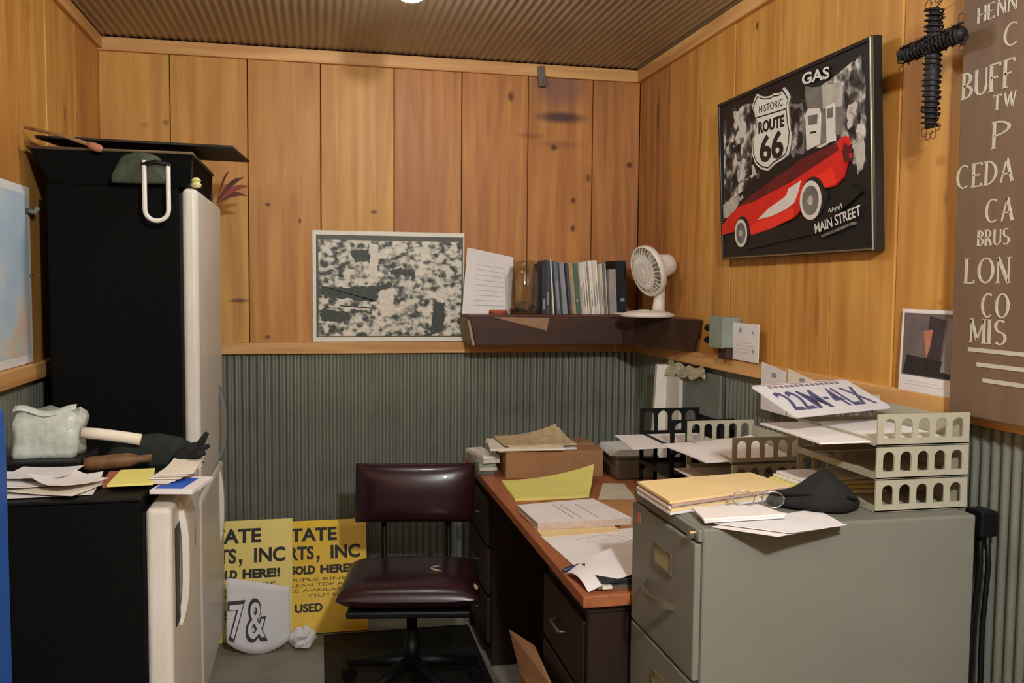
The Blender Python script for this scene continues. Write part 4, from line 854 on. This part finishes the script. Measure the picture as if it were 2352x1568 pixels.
paper('tray_paper', 'white sheets sagging out of the top four-tier desk tray', 'papers', [(1.13, 2.44), (1.43, 2.435), (1.43, 2.735), (1.10, 2.735)], DT+3*.082+.0062, M_PAPER, .004, (-.004, 0, 0.02, .0), bulge=.012)
paper('tray_paper', 'white sheets poking out of the black letter trays', 'papers', [(1.06, 2.88), (1.41, 2.87), (1.41, 3.13), (1.08, 3.13)], DT+2*.105+.0062, M_PAPER, .003, (-.006, 0, 0, .0))
t = thing('tray_envelopes', 'cream and yellow envelopes slanting out of the lowest cabinet tray', 'envelopes', (1.27, 1.965, CT+.006), 0)
for k, m in enumerate((M_PAPER2, M_YPAD, M_PAPER2, M_PAPER)):
    o = paper('envelope', None, None, rect(-.04+.012*k, .01*k, .24, .15-.01*k, .03*k), .0005+.0075*k, m, .006); o.parent = t
# number plate
t = thing('number_plate', 'white number plate reading 22M-4LX lying on top of the letter trays', 'number plate', (1.26, 1.925, 1.2155))
BL, BR, TL = Vector((1.085, 1.862, 1.232)), Vector((1.425, 1.980, 1.232)), Vector((1.062, 2.000, 1.288))
ex = (BR-BL).normalized(); ez = (TL-BL); ez = (ez-ez.dot(ex)*ex).normalized(); ey = ez.cross(ex)   # ey points into the plate's back
wd_, ht_ = .358, .158
base = BL-Vector(t.location)
R_ = Matrix((ex, ey, ez)).transposed()
def pl(mb_or_me, nm, m, **k):
    o = obj(nm, mb_or_me, m, t, loc=base, **k); o.rotation_euler = R_.to_euler(); return o
pl(MB().prism([(.01, 0), (wd_-.01, 0), (wd_, .01), (wd_, ht_-.01), (wd_-.01, ht_), (.01, ht_), (0, ht_-.01), (0, .01)], -.001, .001), 'plate', mat('plate_white', (206, 204, 206), .4, var=.04))
M_PB = mat('plate_blue', (74, 78, 112), .5, var=.1)
me = text_fit('22M', .030, .168, .085, depth=.0004, offset=.0015); o = pl(me, 'characters', M_PB); o.location = base+R_ @ Vector((0, -.0016, .030))
me = text_fit('4LX', .202, .332, .085, depth=.0004, offset=.0015); o = pl(me, 'characters', M_PB); o.location = base+R_ @ Vector((0, -.0016, .030))
o = pl(MB().prism([(.176, .066), (.194, .066), (.194, .078), (.176, .078)], -.0016, -.001), 'dash', M_PB)
for k in range(14): pl(MB().prism([(.05+.019*k, .136), (.063+.019*k, .136), (.063+.019*k, .147), (.05+.019*k, .147)], -.0015, -.001), 'state_lettering', mat('plate_small', (128, 112, 118), .5, var=0))
pl(MB().prism([(.004, ht_-.006), (wd_-.004, ht_-.006), (wd_-.004, ht_-.003), (.004, ht_-.003)], -.0014, -.001), 'edge_line', mat('plate_edge', (150, 122, 116), .5, var=0))

# ------------------------------------------------------------------ filing cabinet
CX, CY, CZ = .766, 1.683, 1.033
t = thing('filing_cabinet', 'grey-green steel filing cabinet in the right foreground', 'filing cabinet', (CX+.333, CY+.19, 0))
l = t.location
obj('case', wbox(MB(), t, CX+.012, CX+.665, CY, CY+.385, .02, CZ), M_STEELGREY, t, bevel=.006, seg=3)
obj('top_band', wbox(MB(), t, CX+.001, CX+.012, CY+.001, CY+.384, CZ-.028, CZ-.002), M_STEELGREY, t, bevel=.003)
for k in range(3):
    z1 = CZ-.032-.300*k; z0 = z1-.294
    dr = obj('drawer', wbox(MB(), t, CX-.004, CX+.0118, CY+.006, CY+.379, z0, z1), M_STEELGREY, t, bevel=.004, seg=3)
    ym = CY+.19-l.y; x0 = CX-.004-l.x
    yl = CY+.172-l.y
    fr = MB()
    for b in ((-.050, .050, .056, .062), (-.050, .050, .101, .107), (-.050, -.044, .062, .101), (.044, .050, .062, .101)): fr.box(x0-.005, x0, yl+b[0], yl+b[1], z1-b[3], z1-b[2])
    obj('label_holder', fr, mat('pewter', (122, 112, 92), .4, metal=.6, var=.1), dr, bevel=.001)
    obj('label_card', MB().box(x0-.0015, x0, yl-.044, yl+.044, z1-.101, z1-.062), mat('label_card', (150, 146, 112), .7), dr)
    hb = MB(); n = 10
    for i in range(n):
        a, b = i/n, (i+1)/n; f = lambda q: .032*math.sin(PI*q)**.6; y_ = lambda q: ym-.085+.17*q
        hb.hexa([(x0-f(a)-.004, y_(a), z1-.178), (x0-f(b)-.004, y_(b), z1-.178), (x0-f(b)+.002, y_(b), z1-.178), (x0-f(a)+.002, y_(a), z1-.178)],
                [(x0-f(a)-.004, y_(a), z1-.162), (x0-f(b)-.004, y_(b), z1-.162), (x0-f(b)+.002, y_(b), z1-.162), (x0-f(a)+.002, y_(a), z1-.162)])
    obj('handle', hb, mat('pewter', (122, 112, 92)), dr)
obj('lock', MB().tube([(CX+.002-l.x, CY+.022-l.y, CZ-.014), (CX-.012-l.x, CY+.022-l.y, CZ-.014)], .010, 16), M_CHROME, t, smooth=False)
obj('red_sticker', wbox(MB(), t, CX-.0046, CX-.004, CY+.325, CY+.345, CZ-.075, CZ-.05), mat('red_sticker', (190, 104, 92), .7), t)
obj('plinth', wbox(MB(), t, CX+.03, CX+.65, CY+.01, CY+.375, 0, .02), M_BLACK, t)
# things on the cabinet
t = thing('folder_stack', 'manila folders piled on the near left of the filing cabinet', 'folders', (.92, 1.93, CT))
l = t.location
for k, (m, c) in enumerate(((M_PAPER3, (0, 0, 0, 0)), (M_TAN, (0, 0, 0, 0)), (M_PAPER, (0, 0, 0, 0)), (mat('mauve_folder', (176, 150, 140), .8), (0, 0, 0, 0)), (M_TAN, (0, 0, 0, 0)))):
    o = paper('folder', None, None, [(x-l.x+.004*(k % 2), y-l.y+.003*(k % 3)) for x, y in [(.752, 1.80), (1.10, 1.905), (1.075, 2.055), (.752, 2.005)]], .0004+.006*k, m, .0055, c); o.parent = t
t = thing('loose_papers', 'fanned white papers hanging over the filing cabinet edge', 'papers', (.93, 1.74, CT))
l = t.location
for k, q in enumerate(([(.80, 1.690), (.90, 1.600), (1.085, 1.655), (1.10, 1.79)], [(.81, 1.70), (.93, 1.605), (1.08, 1.64), (.97, 1.80)], [(.785, 1.695), (.97, 1.700), (.965, 1.79), (.81, 1.79)], [(.785, 1.70), (.975, 1.705), (.96, 1.795), (.80, 1.795)])):
    o = paper('sheet', None, None, [(x-l.x, y-l.y) for x, y in q], .0006+.0042*k, (M_PAPER, M_PAPER3, M_PAPER3, M_PAPER)[k], .0016 if k < 2 else .004, (0, -.0 if k else .0, 0, 0)); o.parent = t
t = thing('black_pouch', 'soft black zip pouch slumped in front of the beige trays', 'pouch', (1.105, 1.810, CT+.0065), -.55)
ph = [random.Random(k).random()*6 for k in range(6)]
mb = MB(); NU, NV = 32, 9
for j in range(NV+1):
    e = j/NV*PI/2
    for i in range(NU):
        a = 2*PI*i/NU; k = math.cos(e)**.55 if j < NV else .01
        q_ = 1+.06*math.sin(3*a+ph[0])+.04*math.sin(5*a+ph[1]+3*e)
        x_ = .100*math.cos(a)*k*q_+.012*math.sin(e); y_ = .062*math.sin(a)*k*q_
        mb.v.append((x_, y_, (.030+.048*max(0, 1-abs(x_-.025)/.09)+.005*math.sin(55*x_+30*y_))*math.sin(e)**.7))
for j in range(NV):
    for i in range(NU): mb.f.append((j*NU+i, j*NU+(i+1) % NU, (j+1)*NU+(i+1) % NU, (j+1)*NU+i))
mb.f.append(tuple(range(NU-1, -1, -1)))
obj('pouch_body', mb, M_DARK, t, smooth=True)
obj('zip', MB().tube([(-.095, -.03, .02), (-.05, -.052, .030), (0, -.058, .036), (.05, -.052, .034), (.09, -.03, .025)], .0024, 5), M_BLACK, t, smooth=True)
t = thing('eyeglasses', 'wire-framed eyeglasses lying between the folders and the black pouch', 'eyeglasses', (.950, 1.778, CT+.0185), -.3)
for s in (-1, 1):
    obj('lens_rim', MB().tube([(s*.032+.024*math.cos(a), 0, .014+.018*math.sin(a)) for a in [2*PI*i/18 for i in range(18)]], .0014, 6, closed=True), M_CHROME, t, smooth=True)
    obj('lens', MB().prism([(s*.032+.0225*math.cos(a), .014+.0165*math.sin(a)) for a in [2*PI*i/18 for i in range(18)]], -.0005, .0005), M_GLASS, t)
    obj('temple', MB().tube([(s*.057, 0, .018), (s*.058, .025, .014), (s*.054, .045, .002)], .0014, 6), M_CHROME, t, smooth=True)
obj('bridge', MB().tube([(-.009, 0, .018), (0, -.002, .022), (.009, 0, .018)], .0014, 6), M_CHROME, t, smooth=True)
# cords between the cabinet and the wall
pts = [(XR-.05, 1.755, 1.02), (XR-.045, 1.752, .9), (XR-.05, 1.765, .75), (XR-.05, 1.772, .5), (XR-.05, 1.765, .2), (XR-.05, 1.75, .006)]
t = thing('power_cord', 'black power cords hanging down the wall behind the filing cabinet', 'cord', (XR-.05, 1.755, .0))
l = t.location
obj('plug', MB().box(-.018, .028, -.028, .028, .965, 1.025), M_BLACK, t, bevel=.005)
obj('cord', MB().tube([(x-l.x, y-l.y, z) for x, y, z in pts], .0065, 8), M_BLACK, t, smooth=True)
obj('cord', MB().tube([(x-l.x+.005, y-l.y-.015-.045*(1-z/1.02), z) for x, y, z in pts], .0065, 8), M_BLACK, t, smooth=True)

# ------------------------------------------------------------------ chair
t = thing('chair_shadow_sheet', 'thin dark sheet painting the shadow on the floor under the burgundy chair', 'painted shadow', (.325, 3.22, 0))  # added dark sheet, paints the chair's cast shadow on the floor
M_SHADOW = mat('shadow_black', (20, 20, 18), .6, var=.25, scale=30, bump=.2)
obj('sheet', MB().slab([(-.305, -.66), (.328, -.66), (.328, .655), (-.305, .655)], .0004, .0025), M_SHADOW, t)
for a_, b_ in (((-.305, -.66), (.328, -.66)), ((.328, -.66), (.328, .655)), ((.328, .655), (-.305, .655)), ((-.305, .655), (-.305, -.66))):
    obj('shadow_edge', MB().tube([(a_[0], a_[1], .003), (b_[0], b_[1], .003)], .0025, 6), M_SHADOW, t)
t = thing('office_chair', 'burgundy vinyl swivel chair facing out beside the desk', 'chair', (.34, 3.28, .003), -.16)
M_VINYL = mat('burgundy_vinyl', (40, 15, 23), .30, var=.15, scale=8, spec=.5, coat=.15)
def cushion(w_, d_, h_, crown, n=14, round_=.35):
    mb = MB()
    def side(u, v, s):
        a = 2*u-1; b = 2*v-1; e = (1-abs(a)**6)**.5*(1-abs(b)**6)**.5
        return (a*w_/2, b*d_/2, s*h_/2*e+(crown*(1-a*a)*(1-b*b) if s > 0 else 0))
    for s in (1, -1):
        o_ = len(mb.v)
        for i in range(n+1):
            for j in range(n+1):
                u, v = .5-.5*math.cos(PI*i/n), .5-.5*math.cos(PI*j/n); mb.v.append(side(u, v, s))
        for i in range(n):
            for j in range(n):
                q_ = (o_+i*(n+1)+j, o_+(i+1)*(n+1)+j, o_+(i+1)*(n+1)+j+1, o_+i*(n+1)+j+1); mb.f.append(q_ if s > 0 else q_[::-1])
    return mb
st = obj('seat', cushion(.50, .46, .095, .006), M_VINYL, t, loc=(0, -.02, .425), rot=(-.03, 0, 0), smooth=True)
obj('seat_welt', MB().tube([(.248*math.copysign(abs(math.cos(a))**.3, math.cos(a)), .228*math.copysign(abs(math.sin(a))**.3, math.sin(a)), -.004) for a in [2*PI*i/48 for i in range(48)]], .006, 6, closed=True), M_VINYL, st, smooth=True)
c1 = [(.040*math.cos(a), .030*math.sin(a)) for a in [PI*.55+PI*.95*i/14 for i in range(15)]]
def seatz(x, y): 
    a, b = x/.25, y/.23; return .0475*(1-abs(a)**6)**.5*(1-abs(b)**6)**.5+.006*(1-a*a)*(1-b*b)+.0015
obj('vinyl_tear', MB().tube([(.115+x, -.02+y, seatz(.115+x, -.02+y)) for x, y in c1], [.0005+.0035*math.sin(PI*i/14) for i in range(15)], 6), mat('torn_backing', (176, 160, 140), .8), st, smooth=True)
obj('worn_corner', MB().tube([(.232, -.12, .022), (.236, -.15, .018), (.232, -.18, .012)], [.006, .012, .005], 8), mat('foam', (168, 152, 118), .9), st, smooth=True)
bk = obj('backrest', cushion(.475, .235, .075, .02), M_VINYL, t, loc=(0, .235, .700), rot=(PI/2-.10, 0, 0), smooth=True)
obj('back_shell', MB().box(-.225, .225, .036, .050, -.10, .10), M_BLACK, t, loc=(0, .235, .700), rot=(-.10, 0, 0), bevel=.006)
obj('seat_pan', MB().box(-.22, .22, -.21, .19, .352, .378), M_BLACK, t, bevel=.008)
for s in (-1, 1): obj('back_bar', MB().tube([(s*.13, .12, .362), (s*.13, .24, .37), (s*.13, .275, .42), (s*.13, .285, .62)], .012, 8), M_BLACK, t, smooth=True)
obj('column', MB().tube([(0, 0, .10), (0, 0, .20), (0, 0, .2001), (0, 0, .355)], [.028, .028, .020, .020], 16), M_BLACK, t, smooth=True)
for k in range(5):
    a = 2*PI*k/5+.3; dx, dy = math.cos(a), math.sin(a)
    lg = obj('leg', MB().tube([(0, 0, .115), (.12*dx, .12*dy, .10), (.26*dx, .26*dy, .072)], [.026, .022, .015], 8), M_BLACK, t, smooth=True)
    obj('caster', MB().tube([(.26*dx-.014*dy, .26*dy+.014*dx, .027), (.26*dx+.014*dy, .26*dy-.014*dx, .027)], .027, 14), M_BLACK, lg, smooth=False)

# ------------------------------------------------------------------ yellow shop signs and the white banner piece on the floor
M_YS = mat('pale_yellow_sign', (226, 204, 110), .45, var=.05, scale=5); M_YS2 = mat('deep_yellow_sign', (226, 184, 40), .45, var=.05, scale=5); M_SI = mat('sign_ink', (38, 34, 26), .6, var=0)
LINES = [('STATE', .118, .366, .435, .058), ('PARTS', .068, .262, .350, .058), ('INC', .337, .470, .350, .058), ('SOLD', .161, .268, .284, .034), ('HERE!!', .290, .448, .284, .034)]
SMALL = [('TRIPLE RINSE,', .135, .44, .250), ('CLEAN TOP AND', .135, .452, .226), ('ARE AVAILABLE', .12, .43, .202), ('OUTSIDE', .24, .43, .178)]
def yellow_sign(label, loc, tilt, rz, m, band):
    t = thing('shop_sign', label, 'sign', loc, rz, 'yellow shop signs leaning on the back wall')
    t.rotation_euler = (Matrix.Rotation(rz, 3, 'Z') @ Matrix.Rotation(-tilt, 3, 'X')).to_euler()
    obj('panel', MB().box(0, .50, -.003, .003, 0, .51), m, t, bevel=.001)
    if band: obj('top_band', MB().box(.001, .499, -.0036, -.003, .478, .509), mat('band_yellow', (238, 196, 20), .4, var=.03), t)
    for (s_, a, b, z, cap) in LINES:
        obj('lettering', text_fit(s_, a, b, cap, depth=.0003, offset=.0028), M_SI, t, loc=(0, -.0039, z-.02))
    obj('comma', MB().prism([(.274, .330), (.288, .330), (.288, .344), (.274, .344)], -.0042, -.003).prism([(.281, .331), (.274, .312), (.280, .312), (.288, .331)], -.0042, -.003), M_SI, t)
    for (s_, a, b, z) in SMALL: obj('small_lettering', text_fit(s_, a, b, .014, depth=.0003), mat('sign_ink_soft', (96, 84, 46), .6, var=0), t, loc=(0, -.0039, z-.02))
    obj('lettering', text_fit('AND USED', .05, .30, .034, depth=.0003, offset=.002), M_SI, t, loc=(0, -.0039, .095))
    return t
yellow_sign('pale yellow shop sign with black lettering just right of the tall refrigerator', (-.616, 3.868, .003), .30, 0, M_YS, False)
yellow_sign('deep yellow shop sign with black lettering half hidden behind the chair', (-.286, 3.900, .003), .56, 0, M_YS2, True)
# white banner piece with outlined characters
t = thing('white_banner', 'white curled banner piece with outlined characters standing by the refrigerator', 'banner', (-.26, 3.70, .002))
BAN = lambda x, z: .03*math.sin((x+.15)*5)+.10*z-.0
def ban(u, v):
    x = -.112+.252*u; zt = .325-.06*u; zb = .055*abs(2*u-1.05)**2+.002
    z = zb+(zt-zb)*v; return (x, BAN(x, z), z)
obj('sheet', MB().sheet(ban, 16, 10, .002), M_PAPER3, t, smooth=True)
def stick(me, dx, dz, off):
    for v_ in me.vertices:
        x, z = v_.co.x+dx, v_.co.z+dz; v_.co = (x, BAN(x, z)-off+v_.co.y*.3, z)
    return me
M_ON = mat('outline_ink', (58, 54, 70), .6, var=.1)
me = text_fit('&', 0, .088, .165, depth=.0006, offset=.010); obj('character_outline', stick(me, -.038, .065, .0052), M_ON, t)
me = text_fit('&', 0.010, .078, .150, depth=.0006, offset=.0015); obj('character_fill', stick(me, -.038, .072, .0068), M_PAPER3, t)
me = text_fit('7', 0, .070, .150, depth=.0006, offset=.009); obj('character_outline', stick(me, -.108, .075, .0052), M_ON, t)
me = text_fit('7', 0.008, .062, .135, depth=.0006, offset=.001); obj('character_fill', stick(me, -.108, .082, .0068), M_PAPER3, t)
rnd = random.Random(5)
mb = MB(); NU, NV = 14, 8
for j in range(NV+1):
    e = PI*j/NV
    for i in range(NU):
        a = 2*PI*i/NU; k = rnd.uniform(.72, 1.15); mb.v.append((.058*k*math.sin(e)*math.cos(a), .04*k*math.sin(e)*math.sin(a), .052-.050*math.cos(e)*(.9 if j in (0, NV) else k*.9)))
for j in range(NV):
    for i in range(NU): mb.f.append((j*NU+i, j*NU+(i+1) % NU, (j+1)*NU+(i+1) % NU, (j+1)*NU+i))
mb.v = [(x, y, max(.001, z)) for x, y, z in mb.v]
tag(obj('crumpled_bag', mb, M_PAPER, None, loc=(-.07, 3.745, 0)), 'crumpled white paper bag on the floor beside the banner piece', 'bag')
# cardboard offcut in the knee space
t = thing('cardboard_offcut', 'flat tan cardboard piece sticking out under the desk', 'cardboard', (.615, 2.62, .0))
f4 = [(.640, 2.93, .345), (.622, 2.68, .305), (.606, 2.36, .345), (.622, 2.30, .435), (.650, 2.62, .415)]
l = t.location; q4 = [Vector(p)-l for p in f4]
n = len(q4); th = Vector((.004, 0, .001))
obj('sheet', MB().add(list(q4)+[p+th for p in q4], [tuple(range(n-1, -1, -1)), tuple(range(n, 2*n))]+[(i, (i+1) % n, n+(i+1) % n, n+i) for i in range(n)]), M_CARD, t)
obj('support_leg', MB().hexa([(.0, .0, .004), (.02, .0, .004), (.02, .05, .004), (.0, .05, .004)], [(.010, .0, .31), (.02, .0, .31), (.02, .05, .31), (.010, .05, .31)]), M_CARD, t)
